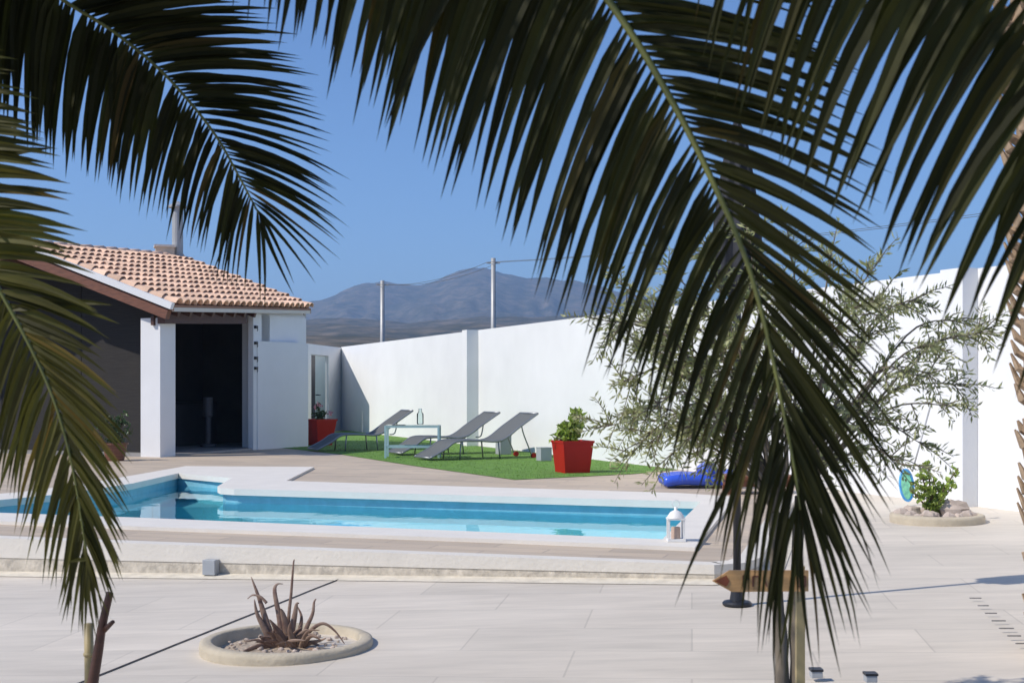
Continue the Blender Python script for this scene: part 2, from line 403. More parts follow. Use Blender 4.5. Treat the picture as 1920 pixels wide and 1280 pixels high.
for j in range(len(ys)-1):
    for i in range(nc-1): tm.f.append((j*nc+i, j*nc+i+1, (j+1)*nc+i+1, (j+1)*nc+i))
# near ground all round the plot, far enough to reach the horizon behind the camera
tm.poly([(-5200,-2000,-.4),(-14,-2000,-.4),(-14,44,-.4),(-5200,44,-.4)]); tm.poly([(10,-2000,-.4),(5200,-2000,-.4),(5200,44,-.4),(10,44,-.4)])
tm.poly([(-14,-2000,-.4),(10,-2000,-.4),(10,-8,-.4),(-14,-8,-.4)])
tm.poly([(-14,42,-.4),(10,42,-.4),(10,44.1,-.4),(-14,44.1,-.4)])
tm.poly([(4.5,15.4,-.1),(10,20,-.1),(10,44,-.4),(-5,44,-.4),(-5,39.5,-.1)])
def terrain_mat():
    m = bpy.data.materials.new('scrub_hills'); m.use_nodes = True; N = m.node_tree.nodes; L = m.node_tree.links
    p = N['Principled BSDF']; p.inputs['Roughness'].default_value = .95; p.inputs['Specular IOR Level'].default_value = .1
    tc = N.new('ShaderNodeTexCoord')
    n1 = N.new('ShaderNodeTexNoise'); n1.inputs['Scale'].default_value = .03; n1.inputs['Detail'].default_value = 12; n1.inputs['Roughness'].default_value = .78
    L.new(tc.outputs['Object'], n1.inputs['Vector'])
    rp = N.new('ShaderNodeValToRGB'); e = rp.color_ramp.elements
    e[0].position = .40; e[0].color = (.035,.04,.022,1); e[1].position = .62; e[1].color = (.21,.16,.11,1)
    e2 = rp.color_ramp.elements.new(.5); e2.color = (.09,.08,.05,1)
    L.new(n1.outputs[0], rp.inputs[0]); L.new(rp.outputs[0], p.inputs['Base Color']); return m
M['terrain'] = terrain_mat()
tag(tm.build('hills', M['terrain'], smooth=True), kind='structure')

# ------------------------------------------------------------------ boundary wall
def v3(p, z=0): return Vector((p.x, p.y, z))
WH = 2.46
bw = empty('boundary_wall', v3(WALL_B, 0), 'tall white rendered boundary wall running back behind the loungers', 'wall')
p0 = WALL_A; p1 = WALL_A.lerp(WALL_B, 1.28)
loop = [p0, p1, p1-wn_*.22, p0-wn_*.22+Vector((0,.1))]
MB().prism([(q.x,q.y) for q in loop], -.35, WH).build('wall_panel', M['white'], bw)
for s, wdt, prj in ((.437,.30,.26),(.995,.34,.20)):
    c = WALL_A.lerp(WALL_B, s)
    lp = [c, c-wd*wdt, c-wd*wdt+wn_*prj, c+wn_*prj]
    MB().prism([(q.x,q.y) for q in lp], -.35, WH+.003).build('buttress', M['white'], bw)
# door wall in the far corner
dw0, dw1 = Vector((-5.53, 34.5)), Vector((-5.07, 38.0)); dd = (dw1-dw0).normalized(); dn = Vector((-dd.y, dd.x))
dwall = empty('corner_wall', v3(dw0), 'short white wall with a pale door in the far corner of the garden', 'wall')
def seg(a, b, z0, z1, thick=.24, nrm=dn):
    lp = [a, b, b+nrm*thick, a+nrm*thick]
    return MB().prism([(q.x,q.y) for q in lp], z0, z1)
L_ = (dw1-dw0).length
seg(dw0, dw0+dd*.42, -.1, 2.44).build('door_jamb', M['white'], dwall)
seg(dw0+dd*2.15, dw1, -.1, 2.44).build('wall_panel', M['white'], dwall)
seg(dw0+dd*.42, dw0+dd*2.15, 2.16, 2.44).build('lintel', M['white'], dwall)
dm = MB().bar(v3(dw0+dd*.80+dn*.10,1.08), v3(dw0+dd*2.12+dn*.10,1.08), .05, 2.14); do_ = dm.build('door', M['door'], dwall)
hb = MB().tube([v3(dw0+dd*.95+dn*.03,1.05), v3(dw0+dd*.95-dn*.06,1.05), v3(dw0+dd*1.1-dn*.06,1.05)], .014); hb.build('handle', M['black'], do_)
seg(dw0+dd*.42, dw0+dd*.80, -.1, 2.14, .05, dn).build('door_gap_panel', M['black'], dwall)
# low wall closing the yard beside the house
lw0, lw1 = Vector((-5.075, 25.56)), Vector((-4.29, 26.95))
ld = (lw1-lw0).normalized(); ln = Vector((-ld.y, ld.x))
loww = MB().prism([(q.x,q.y) for q in (lw0, lw1, lw1+ln*.22, lw0+ln*.22)], -.1, 2.17).build('yard_wall', M['white'])
tag(loww, 'low white yard wall joining the porch house, mostly in shade', 'wall')

# ------------------------------------------------------------------ house with porch
e2 = Vector((.37,.929)).normalized(); d2 = Vector((e2.y,-e2.x))
PC = Vector((-6.24, 22.7))                # outer corner of the porch pillar
EA = Vector((-5.95, 22.45)); EB = Vector((-4.30, 27.4)); er = (EB-EA).normalized(); dr = Vector((er.y, -er.x))
zA, zB = 2.68, 2.93
def rp_(t, u):                            # roof plane: t metres along the eave, u metres up the slope (plan)
    L = (EB-EA).length; p = EA+er*t-dr*u
    return Vector((p.x, p.y, lerp(zA, zB, t/L)+.36*u))
EL = (EB-EA).length; UL = 3.25
house = empty('porch_house', v3(PC), 'white porch house with terracotta tiled roof at the far left of the pool', 'house')
roof = MB()
th = Vector((0,0,-.10))
q = [rp_(0,0), rp_(EL,0), rp_(EL,UL), rp_(0,UL)]
roof.poly(q); roof.poly([p+th for p in q][::-1])
for i in range(4): roof.poly([q[i], q[i]+th, q[(i+1)%4]+th, q[(i+1)%4]])
def rb_(t, u):                            # far slope
    p = rp_(t, UL); return Vector((p.x-dr.x*u, p.y-dr.y*u, p.z-.36*u))
q = [rb_(0,0), rb_(EL,0), rb_(EL,3.2), rb_(0,3.2)]
roof.poly(q); roof.poly([p+th for p in q][::-1])
for i in range(1,4): roof.poly([q[i], q[i]+th, q[(i+1)%4]+th, q[(i+1)%4]])
ro = roof.build('roof', M['mortar'], house)
tl = MB(); ncol = 24; pit = EL/ncol; nrow = 11; cl = UL/nrow
for i in range(ncol):
    for j in range(nrow):
        t0 = (i+.5)*pit+random.gauss(0,.004); u0 = j*cl-.05+random.gauss(0,.006); u1 = u0+cl+.06
        lift0 = .046+random.gauss(0,.004); lift1 = .004
        nseg = 7; b = len(tl.v)
        for u, lift, r in ((u0, lift0, pit*.48), (u1, lift1, pit*.42)):
            c = rp_(t0, u)
            for rr in (r, r-.014):
                for s in range(nseg+1):
                    a = math.pi*s/nseg
                    tl.v.append(c+Vector((er.x,er.y,0))*(math.cos(a)*rr)+Vector((dr.x*.36,dr.y*.36,.93))*(math.sin(a)*rr*.95+lift))
        n = nseg+1
        for s in range(nseg):
            tl.f.append((b+s, b+s+1, b+2*n+s+1, b+2*n+s))           # outer
            tl.f.append((b+n+s+1, b+n+s, b+3*n+s, b+3*n+s+1))       # inner
            tl.f.append((b+s+1, b+s, b+n+s, b+n+s+1))               # lower rim
    for j in range(nrow):                                            # channel tiles between the covers
        t0 = i*pit; u0 = j*cl-.03; u1 = u0+cl+.03
        if i == 0: continue
        b = len(tl.v)
        for u, lift in ((u0,.028),(u1,.004)):
            c = rp_(t0, u)
            for s in range(5):
                x = (s/4-.5)*pit*.5; zz = lift+(x/(pit*.25))**2*.022
                tl.v.append(c+Vector((er.x,er.y,0))*x+Vector((0,0,zz)))
        for s in range(4): tl.f.append((b+s, b+s+1, b+5+s+1, b+5+s))
tl.build('roof_tile_field', M['terracotta'], ro, smooth=False)
rt = MB()
for k_ in range(13):
    a = rp_(EL*k_/13, UL)+Vector((0,0,.03)); b_ = rp_(EL*(k_+1)/13+.05, UL)+Vector((0,0,.05))
    rt.tube([a, b_], [.095,.105], 10, flat=.8)
rt.build('ridge_tiles', M['terracotta'], ro, smooth=True)
# verge: white fascia over a brown beam, and eave board
fs = MB(); fs.bar(rp_(-.04,-.02)+Vector((0,0,-.015)), rp_(-.04,UL)+Vector((0,0,-.005)), .09, .115)
fs.bar(rp_(-.04,UL)+Vector((0,0,-.015)), rb_(-.04,3.2)+Vector((0,0,-.005)), .09, .115)
fs.build('white_fascia', M['white'], ro)
bm_ = MB(); bm_.bar(rp_(.02,.10)+Vector((0,0,-.20)), rp_(.02,UL)+Vector((0,0,-.20)), .12, .17)
bm_.build('rake_beam', M['wood_mid'], house)
ebm = MB(); ebm.bar(rp_(.04,.02)+Vector((0,0,-.085)), rp_(EL-.04,.02)+Vector((0,0,-.085)), .05, .07)
ebm.build('eave_board', M['white_rough'], ro)
eb2 = MB(); eb2.bar(rp_(.1,.30)+Vector((0,0,-.33)), rp_(2.9,.30)+Vector((0,0,-.33)), .16, .20); eb2.build('porch_beam', M['wood_dark'], house)
for k_ in range(8):
    r_ = MB(); t_ = .25+k_*.38; r_.bar(rp_(t_,.03)+Vector((0,0,-.16)), rp_(t_,UL)+Vector((0,0,-.16)), .07, .11); r_.build('rafter', M['wood_dark'], house)
def hb_(p, w, l, z0, z1): # block from outer corner p going -d2 by w and +e2 by l
    return MB().prism([(q.x,q.y) for q in (p, p+e2*l, p+e2*l-d2*w, p-d2*w)], z0, z1)
pil = hb_(PC, .42, .44, -.02, 2.47); po = pil.build('pillar', M['white'], house, bevel=.012)
pb = MB().bar(v3(PC-d2*.20-e2*.012,2.40), v3(PC-d2*.20-e2*.012,2.30), .07, .03); pb = MB().box(v3(PC-d2*.13-e2*.02,2.42), (.07,.06,.16), rz=math.atan2(e2.y,e2.x)); pb.build('beam_end', M['wood_dark'], house)
# wall panel right of the opening (faces the pool), with a narrow jamb
def onl(px):                              # metres along the facade line where it crosses image column px
    k_ = (px-960)/F; return (k_*PC.y-PC.x)/(e2.x-k_*e2.y)
t1, t2 = onl(475), onl(574)
hb_(PC+e2*t1, .12, t2-t1, -.02, 2.72).build('side_wall', M['white'], house)
gb_ = MB(); 
pA = PC+e2*t1; pB = PC+e2*t2
gb_.poly([v3(pA+d2*.003,2.70),v3(pB+d2*.003,2.70),v3(pB-d2*.06,2.87),v3(pA-d2*.06,2.80)]); gb_.build('wall_head', M['white'], house)
hb_(PC+e2*(t1+.30), .46, .3, -.02, 2.72).build('door_post', M['white'], house)
# interior shell
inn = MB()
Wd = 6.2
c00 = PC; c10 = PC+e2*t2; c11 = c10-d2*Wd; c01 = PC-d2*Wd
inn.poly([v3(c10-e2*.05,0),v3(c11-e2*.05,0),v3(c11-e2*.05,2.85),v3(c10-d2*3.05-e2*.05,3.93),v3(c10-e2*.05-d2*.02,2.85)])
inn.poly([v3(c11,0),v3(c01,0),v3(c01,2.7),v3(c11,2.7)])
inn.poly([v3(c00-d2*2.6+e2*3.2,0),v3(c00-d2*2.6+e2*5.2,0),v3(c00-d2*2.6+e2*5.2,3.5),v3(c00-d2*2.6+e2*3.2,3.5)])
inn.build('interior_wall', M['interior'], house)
# outside of the far gable wall and back wall
ow = MB(); ow.poly([v3(c10,-.1),v3(c11,-.1),v3(c11,2.8),v3(c10-d2*3.1,3.95),v3(c10,2.85)][::-1]); ow.poly([v3(c11-d2*.03,-.1),v3(c01-d2*.03,-.1),v3(c01-d2*.03,2.7),v3(c11-d2*.03,2.7)][::-1])
ow.build('outer_wall', M['white'], house)
fl = hb_(PC+e2*.03-d2*.02, Wd, t2-.05, -.05, .035); fl.build('porch_floor', mat('porch_slab', (.30,.29,.28), .6, .1, 4), house)
# dark panels added to keep sun out of the porch, up to the roof
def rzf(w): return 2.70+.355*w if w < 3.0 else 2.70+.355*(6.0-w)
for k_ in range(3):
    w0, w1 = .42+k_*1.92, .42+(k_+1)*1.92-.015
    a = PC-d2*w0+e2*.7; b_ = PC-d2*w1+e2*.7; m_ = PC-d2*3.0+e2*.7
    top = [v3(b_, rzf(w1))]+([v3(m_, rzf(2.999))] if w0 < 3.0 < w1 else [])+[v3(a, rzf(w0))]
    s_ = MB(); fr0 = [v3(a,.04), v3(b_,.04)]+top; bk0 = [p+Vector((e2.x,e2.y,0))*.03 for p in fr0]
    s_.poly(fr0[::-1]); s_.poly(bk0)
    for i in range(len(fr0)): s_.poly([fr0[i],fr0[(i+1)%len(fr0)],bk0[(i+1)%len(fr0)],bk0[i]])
    s_.build('sun_block_panel', M['sun_block'], house)
# wall hooks
for py in (613,643,671,690):
    k_ = t1+.06; p = PC+e2*k_; Yp = p.y
    z = CAMZ-(py-HZ)/F*Yp
    hk = MB(); hk.box(v3(p+d2*.025,z), (.05,.07,.055), rz=math.atan2(d2.y,d2.x)); hk.tube([v3(p+d2*.04,z-.02),v3(p+d2*.07,z-.05),v3(p+d2*.05,z-.08)], .008, 6); hk.build('wall_hook', M['black'], house)
cl_ = MB()
def dz_(p, z): return Vector((p.x, p.y, p.z-z))
cl_.poly([dz_(rp_(.06,.06),.115), dz_(rp_(EL-.1,.06),.115), dz_(rp_(EL-.1,UL-.02),.115), dz_(rp_(.06,UL-.02),.115)]); cl_.poly([dz_(rb_(.06,.02),.115), dz_(rb_(EL-.1,.02),.115), dz_(rb_(EL-.1,3.1),.115), dz_(rb_(.06,3.1),.115)])
cl_.build('ceiling_boards', M['wood_dark'], house)
# chimney
ch_b = rp_(EL-.42, UL+.1)
cb = MB().box((*((ch_b.xy)),4.0), (.40,.36,.62), rz=.3); cho = cb.build('chimney', M['chimney'], house)
cc = MB().box((ch_b.x,ch_b.y,4.33),(.46,.42,.05),rz=.3); cc.build('chimney_cap', M['white_rough'], cho)
fl_ = MB().lathe([(.12,3.7),(.12,5.15),(.135,5.15),(.135,5.2),(.20,5.2),(.20,5.24),(.03,5.34)], (ch_b.x+.24,ch_b.y+.15,0), 18); fl_.build('flue_pipe', M['metal_pole'], cho, smooth=False)
# things inside the porch
cnt = empty('kitchen_counter', v3(PC-d2*2.1+e2*3.6,.035), 'dim counter with a dark top standing deep inside the porch', 'counter')
cpos = PC-d2*2.2+e2*3.7
MB().box(v3(cpos,.47),(1.6,.55,.86),rz=math.atan2(e2.y,e2.x)).build('cabinet', mat('cabinet', (.05,.05,.055), .6), cnt)
MB().box(v3(cpos,.925),(1.66,.6,.04),rz=math.atan2(e2.y,e2.x)).build('worktop', M['black'], cnt)
tw = MB().lathe([(.0,.0),(.16,.0),(.16,.05),(.06,.06),(.06,.6),(.1,.62),(.1,1.0),(0,1.0)], v3(PC-d2*1.2+e2*3.15,.04), 16)
tag(tw.build('stand', M['dim_metal']), 'slim dim grey stand inside the dark porch opening', 'stand')

# ------------------------------------------------------------------ poles beyond the wall
def pole(px, ptop, Y, r, label):
    b = W(px, HZ, Y); z1 = W(px, ptop, Y).z
    e_ = empty('utility_pole', (b.x, Y, -.35), label, 'pole', 'poles standing beyond the boundary wall')
    MB().tube([(b.x,Y,-.4),(b.x,Y,z1)], [r*1.15,r*.9], 10).build('pole_shaft', M['metal_pole'], e_, smooth=True)
    m_ = MB().bar((b.x-.22,Y,z1-.15),(b.x+.22,Y,z1-.15),.05,.05); m_.build('cross_bracket', M['metal_pole'], e_)
    return Vector((b.x, Y, z1-.13))
pa = pole(717, 526, 46, .085, 'shorter steel pole with a bracket, left of the two beyond the wall')
pb_ = pole(925, 484, 41, .085, 'taller steel pole standing beyond the wall, right of the two')
wr = MB()
def sag(a, b, s, n=16):
    return [lerp(a,b,i/n)-Vector((0,0,s*4*(i/n)*(1-i/n))) for i in range(n+1)]
far = Vector((-40, 70, 4.0)); farr = Vector((22, 22, 6.5))
for dy in (-.2,.2):
    wr.tube(sag(pa+Vector((dy,0,0)), pb_+Vector((dy,0,0)), .25), .007, 5); wr.tube(sag(pb_+Vector((dy,0,0)), farr+Vector((dy,0,0)), .5), .007, 5); 
tag(wr.build('overhead_wire', M['strand']), 'thin grey overhead wires strung between the two poles', 'wire')

# ------------------------------------------------------------------ sun loungers
def smooth_line(pts, n=6):
    out = []
    P = [Vector(p) for p in pts]
    for i in range(len(P)-1):
        a = P[max(i-1,0)]; b = P[i]; c = P[i+1]; d = P[min(i+2,len(P)-1)]
        for k in range(n):
            t = k/n
            out.append(.5*((2*b)+(c-a)*t+(2*a-5*b+4*c-d)*t*t+(3*b-a-3*c+d)*t**3))
    out.append(P[-1]); return out
def lounger(label, x, y, ax, back_deg, scale=1.0, footlen=.5, red=False, lb=.82, seat=.75):
    r = empty('sun_lounger', (0,0,0), label, 'sun lounger', 'grey sun loungers on the lawn')
    S = scale; s0 = footlen
    bk = R(back_deg); hx = s0+seat+lb*math.cos(bk); hz = .315+lb*math.sin(bk)
    prof = smooth_line([(0,0,.045),(s0*.55,0,.18),(s0,0,.31),(s0+seat*.5,0,.318),(s0+seat,0,.315),(s0+seat+lb*.5*math.cos(bk),0,.315+lb*.5*math.sin(bk)),(hx,0,hz)], 5)
    hw = .31
    f = MB()
    for sy in (-1,1): f.tube([p+Vector((0,sy*hw,0)) for p in prof], .019, 8)
    f.tube([prof[0]+Vector((0,-hw,0)), prof[0]+Vector((0,hw,0))], .019, 8); f.tube([prof[-1]+Vector((0,-hw,0)), prof[-1]+Vector((0,hw,0))], .019, 8)
    f.tube([(s0+seat,-hw,.30),(s0+seat,hw,.30)], .014, 6)
    f.build('frame', M['frame_grey'], r, smooth=True)
    s = MB(); n = len(prof)
    for k, dz in ((0,.006),(1,-.004)):
        b = len(s.v)
        for p in prof:
            for j in range(5):
                yy = (j/4-.5)*2*(hw-.01); s.v.append(p+Vector((0,yy,dz-.012*(1-(j/2-1)**2))))
        for i in range(n-1):
            for j in range(4):
                a = b+i*5+j; q = (a,a+5,a+6,a+1); s.f.append(q if k else q[::-1])
    s.build('sling', M['sling'], r, smooth=True)
    for lx in (s0+.08, s0+seat-.06):
        for sy in (-1,1):
            MB().tube([(lx,sy*hw,.31),(lx+(.03 if lx > s0+.3 else -.03),sy*(hw+.005),.0)], .014, 8).build('leg', M['frame_grey'], r, smooth=True)
    b1 = s0+seat+lb*.55*math.cos(bk); z1 = .315+lb*.55*math.sin(bk)
    for sy in (-1,1):
        pr = smooth_line([(b1,sy*hw,z1),(b1+.05,sy*hw,z1*.7),(b1+.22,sy*hw,.02)], 5) if red else smooth_line([(b1,sy*(hw-.03),z1),(b1-.05,sy*(hw-.03),z1*.6),(b1-.16,sy*(hw-.03),.31)],4)
        MB().tube(pr, .012, 6).build('back_support', M['frame_grey'], r, smooth=True)
        if red: MB().tube([(b1+.24,sy*hw-.025,.045),(b1+.24,sy*hw+.025,.045)], .045, 14).build('wheel', M['red'], r, smooth=False)
    r.location = (x, y, .006); r.rotation_euler.z = math.atan2(ax[1], ax[0]); r.scale = (S,S,S)
    return r
lounger('grey sun lounger left of the teal table, its foot by the shaded red pot', -3.86, 24.8, (.90,.44), 33, lb=.84)
lounger('grey sun lounger behind the teal table, its raised back in the middle of the three', -2.14, 23.35, (.87,.49), 31, lb=.86, seat=.78)
lounger('grey sun lounger nearest the leafy red pot, with small red wheels under its lower back', -1.52, 21.7, (.87,.49), 32, lb=.86, seat=.86, red=True)

# table with things on it
tx, ty = -1.745, 22.54
tb_ = empty('side_table', (tx,ty,.006), 'pale teal metal table with a glass top between the grey loungers', 'table')
TW, TD, TH = .92, .42, .57
fr = MB()
for z in (TH-.02, .20):
    for sy in (-1,1): fr.bar((tx-TW/2,ty+sy*TD/2,z),(tx+TW/2,ty+sy*TD/2,z),.03,.035)
    for sx in (-1,1): fr.bar((tx+sx*TW/2,ty-TD/2+.016,z),(tx+sx*TW/2,ty+TD/2-.016,z),.03,.035)
fr.build('frame', M['teal_metal'], tb_)
for sx in (-1,1):
    for sy in (-1,1): MB().box((tx+sx*(TW/2+.003),ty+sy*(TD/2+.003),TH/2),(.036,.036,TH)).build('leg', M['teal_metal'], tb_)
MB().box((tx,ty,TH+.006),(TW-.005,TD-.005,.01)).build('table_top', M['glass'], tb_)
bt = MB().lathe([(.0,.0),(.055,.0),(.06,.02),(.06,.18),(.03,.22),(.028,.27),(.035,.275),(.028,.268)], (tx+.13,ty-.02,TH+.02), 16)
tag(bt.build('glass_bottle', M['glass'], smooth=True), 'clear glass bottle standing on the teal table', 'bottle')
# ------------------------------------------------------------------ red pots and plants
def pot(label, x, y, rz, top, bot, h):
    r = empty('planter_pot', (x,y,.006), label, 'plant pot', 'square red plant pots', rz=rz)
    m = Matrix.Rotation(rz,3,'Z'); c = Vector((x,y,.006))
    def ring(s, z): return [c+m@Vector((a*s/2,b*s/2,z)) for a,b in ((-1,-1),(1,-1),(1,1),(-1,1))]
    rings = [ring(bot,0), ring(lerp(bot,top,.93),h*.93), ring(top+.015,h*.93), ring(top+.02,h), ring(top-.045,h), ring(top-.07,h*.86)]
    mb = MB()
    for A, B in zip(rings, rings[1:]):
        for i in range(4): mb.poly([A[i],A[(i+1)%4],B[(i+1)%4],B[i]])
    mb.poly(rings[0][::-1]); mb.build('pot_body', M['red'], r, bevel=.008)
    s = MB(); s.poly(ring(top-.07,h*.88)); s.build('soil', M['soil'], r)
    return r
P2 = G(1075,888); P1 = G(597,836)
pot('glossy red square pot with a leafy jade plant on the lawn edge, nearest the pool', P2.x, P2.y+.27, R(20), .47, .38, .46)
pot('red square pot turned cornerwise beside the pale door, shaded by the house', -4.13, 27.55, R(43), .52, .36, .56)

def leaf(mb, base, d, L, w, up=Vector((0,0,1)), fold=.25, bend=.2):
    d = d.normalized(); s = d.cross(up)
    s = s.normalized() if s.length > .05 else Vector((1,0,0)); n = s.cross(d)
    b = len(mb.v)
    mid = base+d*L*.5+n*L*bend*.3; tip = base+d*L-n*L*bend*.3
    mb.v += [base, mid+s*w/2+n*w*fold, mid, mid-s*w/2+n*w*fold, tip]
    mb.f += [(b,b+1,b+2),(b,b+2,b+3),(b+1,b+4,b+2),(b+2,b+4,b+3)]
def rnd(): 
    v = Vector((random.gauss(0,1),random.gauss(0,1),random.gauss(0,1))); return v.normalized()
def bushy(name, label, cat, base, stems, lf, sm, L, w, dens, spread=.5):
    r = empty(name, base, label, cat); st = MB(); lv = MB(); B = Vector(base)
    for (dx,dy,dz) in stems:
        top = B+Vector((dx,dy,dz)); pts = smooth_line([B+Vector((dx*.15,dy*.15,0)), B+Vector((dx*.35,dy*.35,dz*.45)), top], 6)
        st.tube(pts, [lerp(.014,.005,i/(len(pts)-1)) for i in range(len(pts))], 6)
        n = int(dens*dz)
        for i in range(n):
            t_ = random.uniform(.15,1.0); p = pts[min(int(t_*(len(pts)-1)),len(pts)-1)]+rnd()*.03
            leaf(lv, p, rnd()+Vector((0,0,.5)), L*random.uniform(.6,1.2), w*random.uniform(.7,1.2), up=rnd())
        # small side twigs
        for _ in range(int(n*.12)):
            t_ = random.uniform(.3,1); p = pts[min(int(t_*(len(pts)-1)),len(pts)-1)]; q = p+(rnd()+Vector((0,0,.35))).normalized()*spread*random.uniform(.12,.3)
            st.tube([p,q],[.005,.003],5)
            for _k in range(7): leaf(lv, lerp(p,q,random.uniform(.4,1)), rnd()+Vector((0,0,.4)), L*random.uniform(.6,1.1), w, up=rnd())
    st.build('stem', sm, r, smooth=True); lv.build('foliage', lf, r); return r
bushy('jade_plant', 'yellow green jade plant growing tall and leaning right in the nearer red pot', 'plant', (P2.x-.02,P2.y+.27,.40),
      [(.10,0,.50),(.14,.03,.40),(.05,-.03,.36),(-.10,.02,.30),(-.22,0,.17),(-.27,-.05,.12),(.16,0,.28),(-.16,.08,.22)], M['leaf_jade'], M['stem'], .11, .075, 120, .42)
fp = bushy('flowering_plant', 'small pink flowering plant in the shaded red pot', 'plant', (-4.13,27.5,.50),
      [(0,0,.22),(.1,0,.18),(-.1,.02,.2),(.16,-.05,.2),(-.03,.05,.42)], M['leaf_dark'], M['stem'], .07, .04, 110, .5)
fl2 = MB()
for c in ((-.05,0,.40),(-.1,.02,.32),(.02,0,.36),(.26,-.05,.22),(.22,0,.17)):
    for _ in range(8): leaf(fl2, Vector((-4.13,27.45,.5))+Vector(c)+rnd()*.03, rnd(), .05, .05, up=rnd())
fl2.build('blossom', M['petal'], fp)
cp_ = W(205,790,21.3)
bushy('porch_plant', 'dark leafy plant with pale flowers by the shaded porch front', 'plant', (cp_.x,21.6,.25),
      [(0,0,.5),(.15,0,.4),(-.2,0,.45),(.3,0,.25),(-.35,0,.3),(.1,.1,.55)], M['leaf_dark'], M['stem'], .09, .045, 90, .7)
ppt = MB().lathe([(0,0),(.15,0),(.20,.27),(.22,.27),(.22,.30),(.19,.30),(.18,.25),(0,.25)], (cp_.x,21.6,.002), 20)
tag(ppt.build('clay_pot', M['wood_mid'], smooth=False), 'dark clay pot holding the leafy plant by the porch', 'plant pot')

# small boxes by the wall
def small_box(px, py, size, label, off=.10):
    p = G(px,py); b = MB().box((p.x,p.y,size[2]/2+.008), size, rz=math.atan2(wd.y,wd.x))
    b.box((p.x,p.y,size[2]+.016), (size[0]*1.05,size[1]*1.05,.016), rz=math.atan2(wd.y,wd.x))
    tag(b.build('utility_box', M['grey_box'], bevel=.004), label, 'box', 'small grey boxes at the foot of the wall')
small_box(1020,864,(.20,.20,.21),'small grey box at the wall foot, left of the leafy red pot')
small_box(944,852,(.25,.22,.42),'grey box at the wall foot, behind the lounger with red wheels')

# ------------------------------------------------------------------ lantern on the coping
LP = G(1267,1021)
lt = empty('garden_lantern', (LP.x,LP.y,.03), 'white metal lantern with a candle on the near pool edge', 'lantern', rz=.2)
lx, ly, lz = LP.x, LP.y, .031
w_ = .062
f = MB().box((lx,ly,lz+.010),(w_*2.2,w_*2.2,.018)); f.build('base', M['lantern'], lt); f = MB().box((lx,ly,lz+.172),(w_*2.2,w_*2.2,.012)); f.build('rim', M['lantern'], lt)
for sx in (-1,1):
    for sy in (-1,1): MB().box((lx+sx*w_*.93,ly+sy*w_*.93,lz+.0925),(.013,.013,.145)).build('post', M['lantern'], lt)
MB().lathe([(w_*1.15,.179),(w_*1.0,.195),(w_*.7,.222),(w_*.3,.236),(.012,.24),(.012,.262),(0,.264)], (lx,ly,lz), 20).build('domed_roof', M['lantern'], lt, smooth=True)
hm = MB(); hm.tube([Vector((lx+.028*math.cos(a),ly,lz+.288+.028*math.sin(a))) for a in [2*math.pi*k/14 for k in range(15)]], .0035, 6); hm.build('ring_handle', M['lantern'], lt, smooth=True)
MB().lathe([(0,.02),(.036,.02),(.036,.105),(.030,.108),(0,.104)], (lx,ly,lz), 18).build('candle', M['candle'], lt, smooth=False)

# ------------------------------------------------------------------ things at the right end of the pool
bx = G(1325,916)
bl = empty('inflatable_lilo', (bx.x,bx.y,.01), 'blue inflatable air mattress lying behind the right end of the pool', 'pool float', rz=.05)
q = MB()
for k_ in range(5):
    y_ = bx.y+.05+k_*.13
    q.tube(smooth_line([(bx.x-.52,y_,.08),(bx.x-.28,y_,.11),(bx.x+.0,y_+.02,.10),(bx.x+.25,y_+.02,.11),(bx.x+.48,y_+.03,.17)],4), [.05]+[.08]*15+[.05], 10, flat=.85)
q.build('air_tubes', M['blue_vinyl'], bl, smooth=True)
q = MB(); q.tube(smooth_line([(bx.x+.05,bx.y+.0,.19),(bx.x+.07,bx.y+.3,.24),(bx.x+.05,bx.y+.62,.19)],5), [.06]+[.1]*9+[.06], 12, flat=.8); q.build('pillow', M['blue_vinyl'], bl, smooth=True)
wx = G(1425,927)
wk = empty('low_table', (wx.x,wx.y,.0), 'rusty brown low wooden table behind the pool, hidden by the palm frond', 'low table')
MB().box((wx.x,wx.y+.2,.19),(.80,.45,.05)).build('table_top', M['brown_wicker'], wk, bevel=.006)
MB().box((wx.x,wx.y+.2,.125),(.72,.38,.075)).build('apron', M['brown_wicker'], wk)
for sx in (-1,1):
    for sy in (-1,1): MB().box((wx.x+sx*.34,wx.y+.2+sy*.17,.044),(.05,.05,.083)).build('leg', M['brown_wicker'], wk)

# closed parasol whose shadow lies across the paving
ps = GP(1382,1133)
pr = empty('closed_parasol', ps, 'closed charcoal parasol on a dark round base behind the big palm frond', 'parasol')
MB().lathe([(0,0),(.088,0),(.09,.012),(.08,.022),(.045,.03),(.035,.10),(0,.10)], ps, 28).build('base_plate', M['black'], pr, smooth=False)
MB().tube([ps+Vector((0,0,.05)), ps+Vector((0,0,2.95))], .024, 12).build('pole', M['black'], pr, smooth=True)
cz = [(.03,1.86),(.125,1.95),(.135,2.05),(.12,2.3),(.085,2.6),(.05,2.85),(.02,2.93)]
cn = MB(); n = 40; b0 = len(cn.v)
for r_, z in cz:
    for k_ in range(n):
        a = 2*math.pi*k_/n; rr = r_*(1+.22*math.cos(a*8)); cn.v.append(ps+Vector((math.cos(a)*rr,math.sin(a)*rr,z)))
for i in range(len(cz)-1):
    for k_ in range(n): cn.f.append((i*n+k_,i*n+(k_+1)%n,(i+1)*n+(k_+1)%n,(i+1)*n+k_))
cn.build('folded_canopy', M['parasol'], pr, smooth=True)
MB().lathe([(.0,2.93),(.02,2.94),(.022,2.97),(0,3.0)], ps, 10).build('finial', M['black'], pr, smooth=True)

